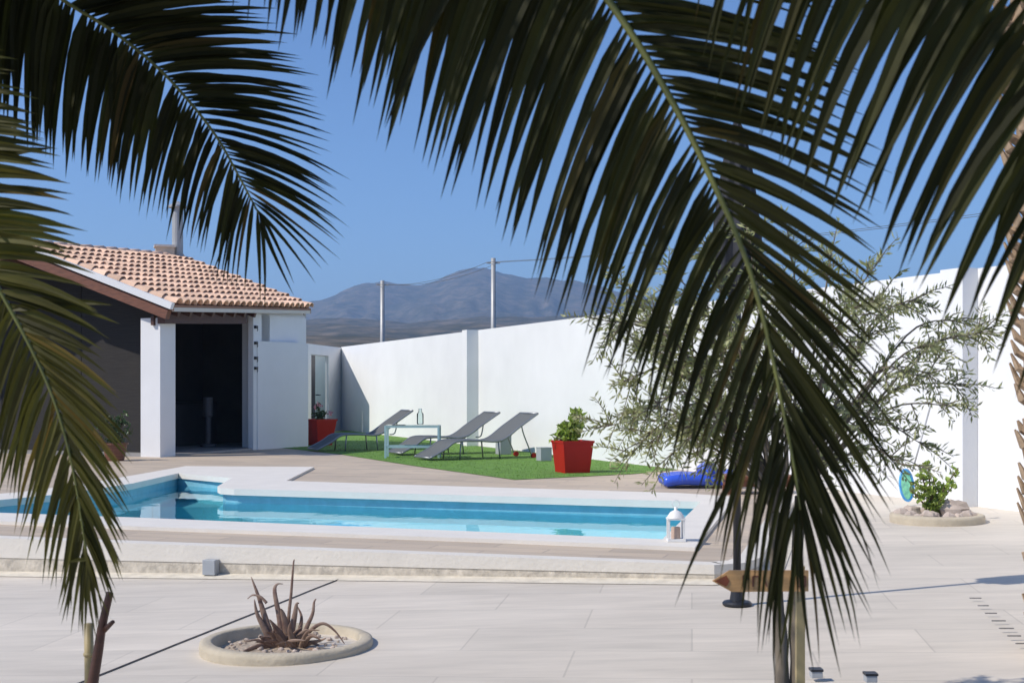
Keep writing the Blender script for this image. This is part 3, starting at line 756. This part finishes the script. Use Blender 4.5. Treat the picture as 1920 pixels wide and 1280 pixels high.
# pool net with blue frame leaning at the wall
nb = W(1700,912,13.6)
nt_ = empty('pool_net', (nb.x,13.6,0), 'bright blue oval pool net head standing at the left of the rocky planter', 'pool net')
ringp = [Vector((nb.x-.015*math.sin(a)+.085*math.cos(a), 13.6+.05*math.cos(a), .185+.165*math.sin(a))) for a in [2*math.pi*k/24 for k in range(25)]]
MB().tube(ringp, .014, 8, cap=False).build('net_frame', M['cyan'], nt_, smooth=True)
q = MB(); q.poly([p+Vector((0,.004,0)) for p in ringp[:-1]]); 
mnet = mat('cyan_mesh', (.22,.62,.80), .5, .35, 14, col2=(.30,.72,.60), transl=.4); q.build('net_mesh', mnet, nt_)
pp = W(1746,756,13.75)
MB().tube([(nb.x+.06,13.6,.33), pp], .009, 8).build('net_pole', M['metal_pole'], nt_, smooth=True)

# ------------------------------------------------------------------ round planters
def ring_planter(label, c, ro, h, wdt, rocks):
    r = empty('ring_planter', c, label, 'planter', 'round sandstone planters sunk in the paving')
    MB().lathe([(ro+.004,-.04),(ro+.008,h*.5),(ro+.004,h*.86),(ro-.012,h),(ro-wdt+.012,h+.002),(ro-wdt,h*.9),(ro-wdt-.01,-.07)], c, 56, wob=.02).build('stone_ring', M['ring'], r, smooth=True)
    g = MB(); b = 0; n = 40; g.v.append(Vector(c)+Vector((0,0,.012)))
    for k_ in range(1,7):
        for j in range(n):
            a = 2*math.pi*j/n; rr = (ro-wdt+.01)*k_/6
            g.v.append(Vector(c)+Vector((math.cos(a)*rr,math.sin(a)*rr,(.012 if k_ < 6 else -.01)-.012*k_/6+.012*noise.noise(Vector((math.cos(a)*rr*14,math.sin(a)*rr*14,c[0]))))))
    for j in range(n): g.f.append((0,1+j,1+(j+1)%n))
    for k_ in range(5):
        for j in range(n): g.f.append((1+k_*n+j,1+k_*n+n+j,1+k_*n+n+(j+1)%n,1+k_*n+(j+1)%n))
    g.build('gravel_bed', M['soil'], r, smooth=True)
    return r
def rock(mb, c, s, squash=.7):
    b = len(mb.v); n1, n2 = 7, 10; sd = random.random()*50
    for i in range(n1+1):
        ph = math.pi*i/n1
        for j in range(n2):
            a = 2*math.pi*j/n2; v = Vector((math.sin(ph)*math.cos(a), math.sin(ph)*math.sin(a), math.cos(ph)))
            k_ = 1+.35*noise.noise(v*1.6+Vector((sd,0,0))); mb.v.append(Vector(c)+Vector((v.x*s*k_, v.y*s*k_*.85, v.z*s*k_*squash)))
    for i in range(n1):
        for j in range(n2): mb.f.append((b+i*n2+j,b+(i+1)*n2+j,b+(i+1)*n2+(j+1)%n2,b+i*n2+(j+1)%n2))
A0 = GP(538,1214); A0.y += 0
rp1 = ring_planter('round sandstone planter ring with a withered aloe in the near paving', A0, .455, .055, .062, 0)
pebb = MB()
for _ in range(70):
    a = random.uniform(0,6.28); rr = math.sqrt(random.random())*.36
    rock(pebb, A0+Vector((math.cos(a)*rr,math.sin(a)*rr,.014)), random.uniform(.006,.018))
pebb.build('pebbles', M['stone'], rp1)
bpy.data.objects['pebbles']['kind'] = 'stuff'
# withered aloe
al = empty('withered_aloe', A0+Vector((-.02,-.02,.03)), 'withered reddish brown aloe with curling leaves in the near stone ring', 'plant')
Ya = A0.y
def aw(px, py, dy=0): return W(px, py, Ya-.02+dy)
blades = [
 ([(512,1215),(500,1170),(487,1125),(471,1081)],.030,.05),([(540,1215),(541,1160),(546,1110),(550,1058),(552,1048)],.012,.03),
 ([(530,1215),(524,1160),(515,1110),(519,1095),(531,1094)],.020,.08),([(515,1218),(497,1180),(482,1150),(477,1123)],.026,.0),
 ([(500,1130),(488,1118),(474,1115),(464,1122)],.008,.02),
 ([(540,1218),(547,1180),(553,1150),(556,1132),(561,1130)],.026,.0),([(552,1215),(562,1180),(565,1155),(557,1135)],.018,.06),
 ([(560,1215),(575,1175),(586,1150),(589,1128),(593,1122)],.016,.02),([(560,1205),(583,1180),(606,1168),(628,1182),(646,1206)],.014,-.04),
 ([(522,1215),(490,1210),(462,1219),(446,1228)],.022,-.16),([(545,1212),(538,1180),(530,1150),(526,1140)],.036,-.03),
 ([(555,1218),(580,1205),(600,1200),(612,1195)],.016,-.05),([(560,1222),(585,1216),(602,1220)],.014,-.12),([(520,1220),(505,1205),(492,1195),(486,1192)],.030,-.04),
 ([(535,1222),(528,1195),(516,1175),(505,1160)],.036,-.07),([(550,1222),(560,1195),(572,1182),(580,1180)],.026,-.08),([(530,1225),(528,1205),(520,1190),(512,1185)],.034,-.11),([(545,1225),(548,1200),(543,1180),(545,1165)],.034,-.09)]
for _ in range(22):
    a = random.uniform(0,6.28); bx_ = 537+random.uniform(-22,26); L_a = random.uniform(25,62); tx_a = bx_+math.cos(a)*L_a; ty_a = 1216-abs(math.sin(a))*L_a*.8-random.uniform(0,12)
    blades.append(([(bx_,1222),((bx_+tx_a)/2+random.uniform(-6,6),(1220+ty_a)/2-random.uniform(2,14)),(tx_a,ty_a+random.uniform(0,14))],random.uniform(.010,.026),random.uniform(-.22,.12)))
for k_, (pts, w0, dy) in enumerate(blades):
    P = smooth_line([aw(x, y, dy*(i/(len(pts)-1))) for i, (x, y) in enumerate(pts)], 5); n = len(P)
    mb = MB().tube(P, [w0*(1-(i/(n-1))**1.2)*.82+.0022 for i in range(n)], 7, flat=.38, up=(0,-1,.3)); mb.build('leaf', M['aloe'], al, smooth=True)
# right planter with rocks and succulent
B0 = GP(1757,974)
rp2 = ring_planter('round planter ring with pale rocks and green stems by the white wall', B0, .42, .06, .07, 0)
rk = [(-.28,-.1,.06),(-.33,.05,.07),(-.15,-.22,.07),(.02,-.27,.06),(.2,-.2,.07),(.14,.02,.15),(.27,.0,.08),(-.2,.12,.09),(0,.2,.09),(.3,-.1,.05),(-.08,-.14,.06),(.12,-.25,.05),(-.24,-.2,.045)]
for (x, y, s) in rk:
    q = MB(); rock(q, B0+Vector((x,y,.03+s*.35)), s, .75); tag(q.build('rock', M['stone'], smooth=False), 'pale pinkish rock lying in the right planter ring', 'rock', 'rocks in the right planter')
bushy('green_succulent', 'tall stemmed green plant growing among the rocks of the right planter', 'plant', B0+Vector((-.06,-.02,.03)),
      [(-.10,0,.42),(-.02,.03,.50),(.02,0,.36),(.16,0,.30),(.26,.02,.46),(-.2,0,.26),(.1,-.05,.2),(.22,.05,.28)], M['leaf_jade'], M['stem'], .06, .042, 105, .35)

# ------------------------------------------------------------------ small things on the paving
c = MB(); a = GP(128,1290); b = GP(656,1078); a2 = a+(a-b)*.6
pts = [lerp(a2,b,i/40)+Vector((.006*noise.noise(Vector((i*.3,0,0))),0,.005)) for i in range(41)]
tag(c.tube(pts, .0042, 6).build('thin_dark_line', M['strand'], smooth=True), 'thin dark line running straight across the paving past the aloe', 'strand')  # thin dark tube laid along the paving
kb_p = G(400,1075,-.12); ky = 10.0
d_ = (Vector((1.38,8.73))-Vector((-14,13.13))).normalized()
for px in (401,):
    k_ = (px-960)/F; tt = None
    # point on the kerb line along this sight line
    A_ = Vector((-14,13.13)); s_ = (k_*A_.y-A_.x)/(d_.x-k_*d_.y); P_ = A_+d_*s_
    out = Vector((d_.y,-d_.x))
    q = MB().box(v3(P_+out*.045, PLZ(P_.x)+.075), (.105,.075,.115), rz=math.atan2(d_.y,d_.x)); 
    tag(q.build('junction_box', M['grey_box'], bevel=.004), 'small pale grey electric box fixed on the kerb above the aloe', 'box')
for (px, py, lb_) in ((1530,1269,'left'),(1632,1277,'right')):
    p = GP(px,py); q = empty('ground_spotlight', p, f'small dark square light box on the paving, {lb_} one of the two by the olive', 'light', 'small square lights at the olive')
    MB().box(p+Vector((0,0,.016)),(.05,.05,.03)).build('housing', M['grey_box'], q, bevel=.003)
    MB().box(p+Vector((0,0,.036)),(.056,.056,.01)).build('lid', M['black'], q)
for k_ in range(7):
    p = GP(1829+14.5*k_, 1122+14.2*k_)
    q = MB().box(p+Vector((0,0,.005)),(.070+.008*math.sin(k_*5),.011,.005)); tag(q.build('drain_slot', M['slot']), 'short dark drain slots set in a slanting row at the right', 'drain slot', 'row of drain slots in the paving')
# arrow sign on the olive stake
Ys = 4.62
sg = empty('arrow_sign', (W(1425,1090,Ys).x, Ys, PLZ(1.1)), 'small varnished wooden arrow sign pointing left near the olive trunk', 'sign')
o_ = [(1336,1089),(1368,1069),(1516,1069),(1516,1108),(1372,1109)]
q = MB(); fr_ = [W(x,y,Ys) for x,y in o_]; bk_ = [p+Vector((0,.014,0)) for p in fr_]
q.poly(fr_[::-1]); q.poly(bk_)
for i in range(5): q.poly([fr_[i],fr_[(i+1)%5],bk_[(i+1)%5],bk_[i]])
q.build('board', M['sign_wood'], sg)
q = MB(); tr_ = [W(x,y,Ys-.003) for x,y in ((1340,1089),(1362,1078),(1368,1089),(1362,1099))]; q.poly(tr_[::-1]); q.build('painted_tip', M['sign_tip'], sg)
for (x0,y0,x1,y1) in ((1394,1078,1394,1100),(1394,1078,1404,1084),(1412,1080,1412,1099),(1412,1080,1422,1080),(1432,1080,1438,1099),(1496,1080,1510,1080),(1510,1080,1510,1099),(1496,1099,1510,1099),(1496,1080,1496,1099),(1503,1084,1503,1095)):
    q = MB().bar(W(x0,y0,Ys-.004),W(x1,y1,Ys-.004),.006,.003,up=(0,1,0)); q.build('painted_mark', M['wood_mid'], sg)
MB().bar(W(1500,1060,Ys+.03), Vector((W(1500,1060,Ys+.03).x,Ys+.03,PLZ(1.2)-.02)), .03,.03,up=(0,1,0)).build('stake', M['cane'], sg)

# cane and pruned stem at the lower left
cb_ = W(166,1168,5.0); 
q = MB().tube([(cb_.x,5.0,PLZ(cb_.x)-.05), cb_+Vector((.004,0,-.2)), cb_], [.021,.019,.017], 10)
for z in (.12,.30,.47): q.tube([cb_+Vector((.003,0,-z-.006)),cb_+Vector((.003,0,-z+.006))],.0225,10)
tag(q.build('bamboo_cane', M['cane'], smooth=True), 'straight pale bamboo cane standing at the lower left', 'cane')
pts = [W(x,y,4.9) for x,y in ((150,1420),(168,1340),(174,1280),(184,1220),(192,1170),(206,1110))]
pts = [Vector((pts[0].x-.02,4.9,PLZ(-1.6)-.03))]+pts[1:]
q = MB().tube(smooth_line(pts,4), [.026-.0006*i for i in range(21)], 9)
q.tube([W(196,1180,4.9), W(212,1165,4.85)], [.012,.008], 7)
tag(q.build('pruned_stem', M['wood_dark'], smooth=True), 'dark bare pruned stem leaning right beside the bamboo cane', 'stem')

# ------------------------------------------------------------------ olive tree
YO = 4.85
ob = Vector((W(1478,1280,YO).x, YO, PLZ(1.3)-.03))
ot = empty('olive_tree', ob, 'silvery olive tree with two slim trunks behind the big palm frond', 'tree')
tk = MB(); lv = MB()
forks = []
for (xb, xt, yt) in ((1466,1452,960),(1494,1500,930)):
    pts = smooth_line([Vector((W(xb,1280,YO).x+(xb-1480)*.0004,YO,ob.z-.05)), W(xb,1240,YO), W((xb+xt)/2-4,1090,YO+.03), W(xt,yt,YO)], 5)
    n = len(pts); tk.tube(pts, [lerp(.029,.020,i/(n-1))*(1+.08*math.sin(i*2.1)) for i in range(n)], 10)
    forks.append(pts[-1])
tg = [(1130,800,.3),(1185,850,.0),(1170,715,.2),(1130,600,-.2),(1160,530,.3),(1235,600,0),(1230,760,-.3),(1290,680,.3),(1260,850,-.1),(1250,500,.2),(1330,470,-.2),(1400,430,.3),
      (1480,455,.0),(1560,470,.3),(1640,500,-.2),(1715,560,.1),(1700,570,.35),(1840,622,0),(1790,600,.2),(1760,640,-.2),(1800,720,.1),(1780,760,.35),(1700,700,-.3),(1660,620,.1),(1600,580,-.3),(1600,680,.3),
      (1660,850,.1),(1725,830,.0),(1690,870,-.3),(1560,780,-.2),(1620,780,.3),(1510,590,.3),(1400,560,-.3),(1430,690,.35),(1350,620,.1),(1340,780,-.2),(1400,800,.2),(1330,870,.1),(1540,870,.1),(1480,740,-.35),(1740,700,0),(1650,560,0),(1200,640,.1),(1190,770,.25),(1220,830,.1),(1260,700,.0),(1170,600,.1),(1300,560,.2),(1290,800,.15),(1250,640,.3),(1380,640,0),(1330,700,-.1),(1440,600,.2)]
for (px, py, dy) in tg:
    end = W(px, py, YO+dy); f0 = min(forks, key=lambda q: abs(q.x-end.x)+random.uniform(0,.1))
    hub = W(1475+(px-1475)*.25, 870+(py-760)*.15, YO+dy*.3)
    midp = lerp(hub, end, .55)+Vector((0,0,.10+.05*random.random()))+rnd()*.05
    pts = smooth_line([f0, hub, midp, end], 6); n = len(pts)
    tk.tube(pts, [lerp(.011,.002,(i/(n-1))**.6) for i in range(n)], 6)
    Lg = (end-hub).length
    ntw = int((9+Lg*17)*(.8 if px > 1560 else 1.15))
    for k_ in range(ntw):
        t_ = random.uniform(.33,1.0)**.8; i = min(int(t_*(n-1)), n-2); p = lerp(pts[i], pts[i+1], random.random())
        dr_ = (pts[min(i+1,n-1)]-pts[i]).normalized()
        d_ = (dr_*.8+rnd()*.9+Vector((0,0,-.12))).normalized(); L = random.uniform(.07,.16)
        if k_ == 0: p = end; d_ = dr_; L = .15
        q_ = p+d_*L+Vector((0,0,-.02)); tk.tube([p, lerp(p,q_,.5)+Vector((0,0,.008)), q_], [.003,.002,.001], 4, cap=False)
        m_ = int(L/.0125)
        for j in range(m_):
            for s in (-1,1):
                if random.random() < .12: continue
                u = random.choice((-1,1)); side = d_.cross(rnd()).normalized()
                leaf(lv, lerp(p,q_,(j+.5)/m_)+rnd()*.002, d_*.75+side, random.uniform(.028,.046), random.uniform(.007,.0105), up=rnd(), fold=.1, bend=.12)
tk.build('trunk', M['olive_bark'], ot, smooth=True); lv.build('foliage', M['olive_leaf'], ot)

# ------------------------------------------------------------------ date palm: crown out of the picture at the upper left, fronds arching in
def build_frond(parent, pts, leaflets, r0=.016, r1=.003, m=None):
    """pts: rachis polyline; leaflets: list of (root, vector, width, facing normal)"""
    mb = MB()
    for root, v, wd_, nrm, bow in leaflets:
        L = v.length; d = v/L; s = d.cross(nrm)
        s = s.normalized() if s.length > .02 else Vector((1,0,0)); n = s.cross(d).normalized()
        ctl = root+v*.5+bow; tip = root+v; b = len(mb.v); K = 6
        for i in range(K):
            t_ = i/K; p = (1-t_)**2*root+2*t_*(1-t_)*ctl+t_*t_*tip
            w = wd_*(.25+.75*(t_/.2)**.8) if t_ < .2 else wd_*(1-((t_-.2)/.8)**1.55*.94)
            mb.v += [p+s*w/2+n*w*.22, p, p-s*w/2+n*w*.22]
        mb.v.append(tip)
        for i in range(K-1):
            a = b+i*3; mb.f += [(a,a+3,a+4,a+1),(a+1,a+4,a+5,a+2)]
        a = b+(K-1)*3; e_ = b+K*3; mb.f += [(a,e_,a+1),(a+1,e_,a+2)]
    fr_ = mb.build('frond', m or M['palm_leaf'], parent)
    n = len(pts)
    MB().tube(pts, [lerp(r0,r1,(i/(n-1))**.8) for i in range(n)], 8, flat=.8).build('rachis', M['palm_rachis'], fr_, smooth=True)
    return fr_
def path(pts, n):
    """evenly resampled points"""
    ln = [0]
    for a, b in zip(pts, pts[1:]): ln.append(ln[-1]+(b-a).length)
    out = []
    for i in range(n):
        s = ln[-1]*i/(n-1)
        for j in range(len(pts)-1):
            if s <= ln[j+1]+1e-9: break
        out.append(pts[j].lerp(pts[j+1], (s-ln[j])/max(1e-9, ln[j+1]-ln[j])))
    return out
def tabv(tab, t_):
    for a, b in zip(tab, tab[1:]):
        if t_ <= b[0]:
            k_ = (t_-a[0])/(b[0]-a[0]); return [a[i]+(b[i]-a[i])*k_ for i in range(1, len(a))]
    return list(tab[-1][1:])
def seen_frond(parent, ctrl, nl, left, right, width, r0=.013, gaps=.05, jit=.07, t0=0.0, wt=((0,1),(.62,1),(.8,.55),(.93,.4),(1,.34)), leafmat=None):
    """ctrl: rachis (px,py,Y) measured on the photo at its own distance; left/right: leaflet reach along the rachis"""
    pts = smooth_line([W(*c) for c in ctrl], 8); P = path(pts, nl)
    lf = []
    for i, p in enumerate(P):
        t_ = i/(nl-1)
        if t_ < t0: continue
        for side, tab in ((-1, left), (1, right)):
            if random.random() < gaps: continue
            dx, dy, dY = tabv(tab, t_)
            k_ = p.y/F; gsh = .05*math.sin(i*2.1+side)          # leaflets leave in loose groups
            v = Vector((dx*k_, dY, -dy*k_)); v *= random.uniform(.9,1.06)
            v += rnd()*v.length*jit*random.random()+Vector((gsh*v.length*.6,0,0))*(1 if abs(dy) > abs(dx) else 0)+Vector((0,0,gsh*v.length*.6))*(0 if abs(dy) > abs(dx) else 1)
            if random.random() < .06: v = v*.8+Vector((random.gauss(0,.06),0,random.gauss(0,.05)))
            nrm = (Vector((0,-1,0))+rnd()*(.35 if side < 0 else .65)).normalized()
            tang = (P[min(i+1,nl-1)]-P[max(i-1,0)]).normalized()
            bow = -tang*v.length*.06+Vector((0,0,.05*v.length))
            if t_ > .8: bow += Vector((random.gauss(0,.05),random.gauss(0,.03),0))*v.length
            wt_ = interp(wt, t_)
            lf.append((p+rnd()*.003, v, width*wt_*random.uniform(.75,1.15), nrm, bow))
    # terminal leaflets
    return build_frond(parent, pts, lf, r0, m=leafmat)
crown = Vector((-2.25, 3.2, 2.95))
palm = empty('date_palm', (-2.3, 3.25, PLZ(-2.3)), 'date palm standing outside the left edge whose dark fronds hang across the whole view', 'palm tree')
# trunk with leaf boots
def palm_trunk(parent, base, top, r, seed, boots=True):
    random.seed(seed)
    axis = top-base; H = axis.length; n = 26
    pts = [lerp(base, top, i/n) for i in range(n+1)]
    MB().tube(pts, [r*(1.12 if i < 2 else 1)*(1+.05*math.sin(i*1.7)) for i in range(n+1)], 20).build('trunk', M['palm_bark'], parent, smooth=True)
    b = MB(); rows = int(H/.075)
    for i in range(rows):
        for j in range(9):
            if random.random() < .35: continue
            a = 2*math.pi*(j/9)+i*.62+random.gauss(0,.15); p = lerp(base, top, (i+.5)/rows); d = Vector((math.cos(a), math.sin(a), 0))
            L = random.uniform(.06,.13); q0 = p+d*r*.85+Vector((0,0,-.03)); q1 = p+d*(r+.05)+Vector((0,0,.02)); q2 = p+d*(r+.05+L*.35)+Vector((0,0,L))
            b.tube([q0,q1,q2],[.045,.038,.012],6,flat=.5,up=d)
    b.build('leaf_boots', M['palm_bark'], parent); random.seed(seed+1)
palm_trunk(palm, Vector((-2.3,3.25,PLZ(-2.3)-.05)), crown-Vector((0,0,.15)), .17, 21)

# the long central frond
seen_frond(palm, [(-640,-600,3.15),(-100,-690,2.95),(400,-600,2.75),(760,-400,2.62),(980,-190,2.56),(1140,0,2.52),(1260,190,2.5),(1350,370,2.48),(1400,490,2.47),(1437,620,2.46),(1467,760,2.45),(1490,880,2.45),(1500,955,2.45)], 250,
  left=[(0,-60,250,0),(.25,-120,470,.1),(.44,-110,500,.12),(.58,-180,520,.1),(.662,-185,490,.08),(.735,-170,460,.06),(.80,-170,425,.05),(.844,-150,395,.04),(.888,-117,350,.03),(.935,-92,365,.02),(.975,-62,365,.02),(1,-22,345,0)],
  right=[(0,200,-80,-.1),(.25,380,-60,-.1),(.45,470,20,-.12),(.58,500,50,-.1),(.662,485,70,-.1),(.735,400,110,-.08),(.80,350,160,-.06),(.844,300,240,-.05),(.888,250,320,-.05),(.935,190,345,-.04),(.975,105,345,-.02),(1,25,340,0)],
  width=.036, r0=.016)
# upper left frond
random.seed(5)
seen_frond(palm, [(-560,-480,3.25),(-330,-330,3.35),(-120,-160,3.45),(40,-55,3.5),(125,5,3.52),(210,58,3.55),(290,122,3.55),(350,185,3.56),(405,255,3.57),(445,325,3.58),(470,372,3.58),(486,402,3.58)], 150,
  left=[(0,0,200,0),(.3,-30,320,.05),(.53,-40,290,.05),(.606,-50,275,.04),(.678,-60,255,.04),(.752,-68,235,.03),(.815,-62,215,.03),(.879,-60,190,.02),(.937,-45,190,.02),(.975,-28,170,0),(1,10,200,0)],
  right=[(0,200,-120,0),(.3,330,-90,-.05),(.53,310,-60,-.05),(.606,300,-35,-.05),(.678,290,-15,-.05),(.752,285,20,-.04),(.815,260,55,-.03),(.879,232,92,-.03),(.937,195,115,-.02),(.975,155,130,-.02),(1,70,165,0)],
  width=.031, r0=.0095, wt=((0,1.1),(.55,1.1),(.75,.75),(.9,.5),(1,.42)))
# lower left frond
random.seed(9)
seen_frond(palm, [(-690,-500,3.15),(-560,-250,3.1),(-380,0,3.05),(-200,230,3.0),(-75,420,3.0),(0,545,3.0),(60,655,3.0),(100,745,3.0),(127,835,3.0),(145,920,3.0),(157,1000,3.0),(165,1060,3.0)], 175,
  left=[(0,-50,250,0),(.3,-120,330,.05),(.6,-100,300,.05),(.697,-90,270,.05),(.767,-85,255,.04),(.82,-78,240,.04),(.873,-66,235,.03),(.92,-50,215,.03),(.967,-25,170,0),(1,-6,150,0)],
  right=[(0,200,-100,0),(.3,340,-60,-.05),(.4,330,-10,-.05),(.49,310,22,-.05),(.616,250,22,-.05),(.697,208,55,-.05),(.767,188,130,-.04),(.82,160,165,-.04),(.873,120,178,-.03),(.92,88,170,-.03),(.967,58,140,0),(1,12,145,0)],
  width=.030, r0=.010, wt=((0,1),(.6,1),(.8,.65),(1,.42)), leafmat=M['palm_leaf_sunlit'])
# upper right frond, its rachis above the frame
random.seed(13)
seen_frond(palm, [(-500,-1050,3.0),(200,-1250,2.7),(900,-900,2.4),(1330,-430,2.2),(1560,-230,2.12),(1740,-130,2.1),(1890,-30,2.08),(2010,110,2.06),(2090,270,2.05),(2130,420,2.05)], 195,
  left=[(0,-60,250,0),(.4,-100,300,.1),(.64,-60,290,.1),(.731,-85,330,.1),(.76,-105,385,.1),(.792,-140,440,.1),(.846,-205,465,.08),(.90,-235,455,.06),(.954,-225,415,.05),(1,-140,400,0)],
  right=[(0,200,-80,-.1),(.5,450,60,-.1),(.8,440,180,-.1),(1,120,400,0)], width=.038, r0=.015, wt=((0,.5),(.72,.34),(.79,.6),(.86,1),(1,.6)))
# the rest of the crown
def free_frond(parent, base, az, el, L, droop, nl=44, seed=0, lw=.028, ll=.42, part=True):
    random.seed(seed)
    p = Vector(base); d = Vector((math.cos(az)*math.cos(el), math.sin(az)*math.cos(el), math.sin(el))); pts = [p.copy()]; n = 22
    for i in range(n):
        p = p+d*(L/n); d = (d+Vector((0,0,-droop/n*(.4+1.4*i/n)))).normalized(); pts.append(p.copy())
    P = path(pts, nl); lf = []
    for i, q in enumerate(P):
        t_ = i/(nl-1)
        if t_ < .1: continue
        tang = (P[min(i+1,nl-1)]-P[max(i-1,0)]).normalized(); lat = tang.cross(Vector((0,0,1))).normalized()
        l_ = ll*(.55+.45*math.sin(math.pi*min(1,t_*1.1)**.8))
        for s in (-1,1):
            v = (lat*s*lerp(.9,.35,t_)+tang*lerp(.35,1,t_)+Vector((0,0,-.35))+rnd()*.12).normalized()*l_*random.uniform(.85,1.1)
            lf.append((q, v, lw, (Vector((0,0,1))+rnd()*.6).normalized(), Vector((0,0,.03))))
    return build_frond(parent, pts, lf)
fr_spec = [(-75,40,2.7,1.3),(-50,30,2.9,1.0),(-28,34,3.1,1.0),(-12,42,3.0,1.0),(-40,55,2.8,1.1),(-62,62,2.6,1.1),(-95,35,2.6,1.4),(165,32,2.6,1.4),(-20,62,2.8,.9),(30,74,2.2,.8),(-90,75,2.2,.9),(-58,12,2.5,.7),(-36,14,2.7,.6)]
for k_, (az, el, L, dr_) in enumerate(fr_spec):
    free_frond(palm, crown+Vector((random.uniform(-.08,.08),random.uniform(-.08,.08),0)), R(az), R(el), L, dr_, seed=100+k_)

# second palm trunk at the right edge
random.seed(31)
tx_ = W(2026,HZ,6.2).x
palm2 = empty('date_palm', (tx_,6.2,PLZ(tx_)), 'rough brown palm trunk with cut leaf stubs at the right edge of the view', 'palm tree')
palm_trunk(palm2, Vector((tx_,6.2,PLZ(tx_)-.05)), Vector((tx_-.22,6.2,3.9)), .16, 41)
for k_ in range(18):
    az = k_*137.5; free_frond(palm2, Vector((tx_-.22,6.2,3.9)), R(az), R(38+35*((k_*7)%5)/5), 2.3, 1.1, nl=36, seed=300+k_)

# ------------------------------------------------------------------ the air
hz = MB().box((300, 1650, 186), (11400, 7400, 384))
hm_ = bpy.data.materials.new('air_haze'); hm_.use_nodes = True; N = hm_.node_tree.nodes
N.remove(N['Principled BSDF']); pv = N.new('ShaderNodeVolumePrincipled')
pv.inputs['Color'].default_value = (.46,.68,1,1); pv.inputs['Density'].default_value = .00025; pv.inputs['Anisotropy'].default_value = .2
hm_.node_tree.links.new(pv.outputs[0], N['Material Output'].inputs['Volume'])
tag(hz.build('haze', hm_), kind='stuff')
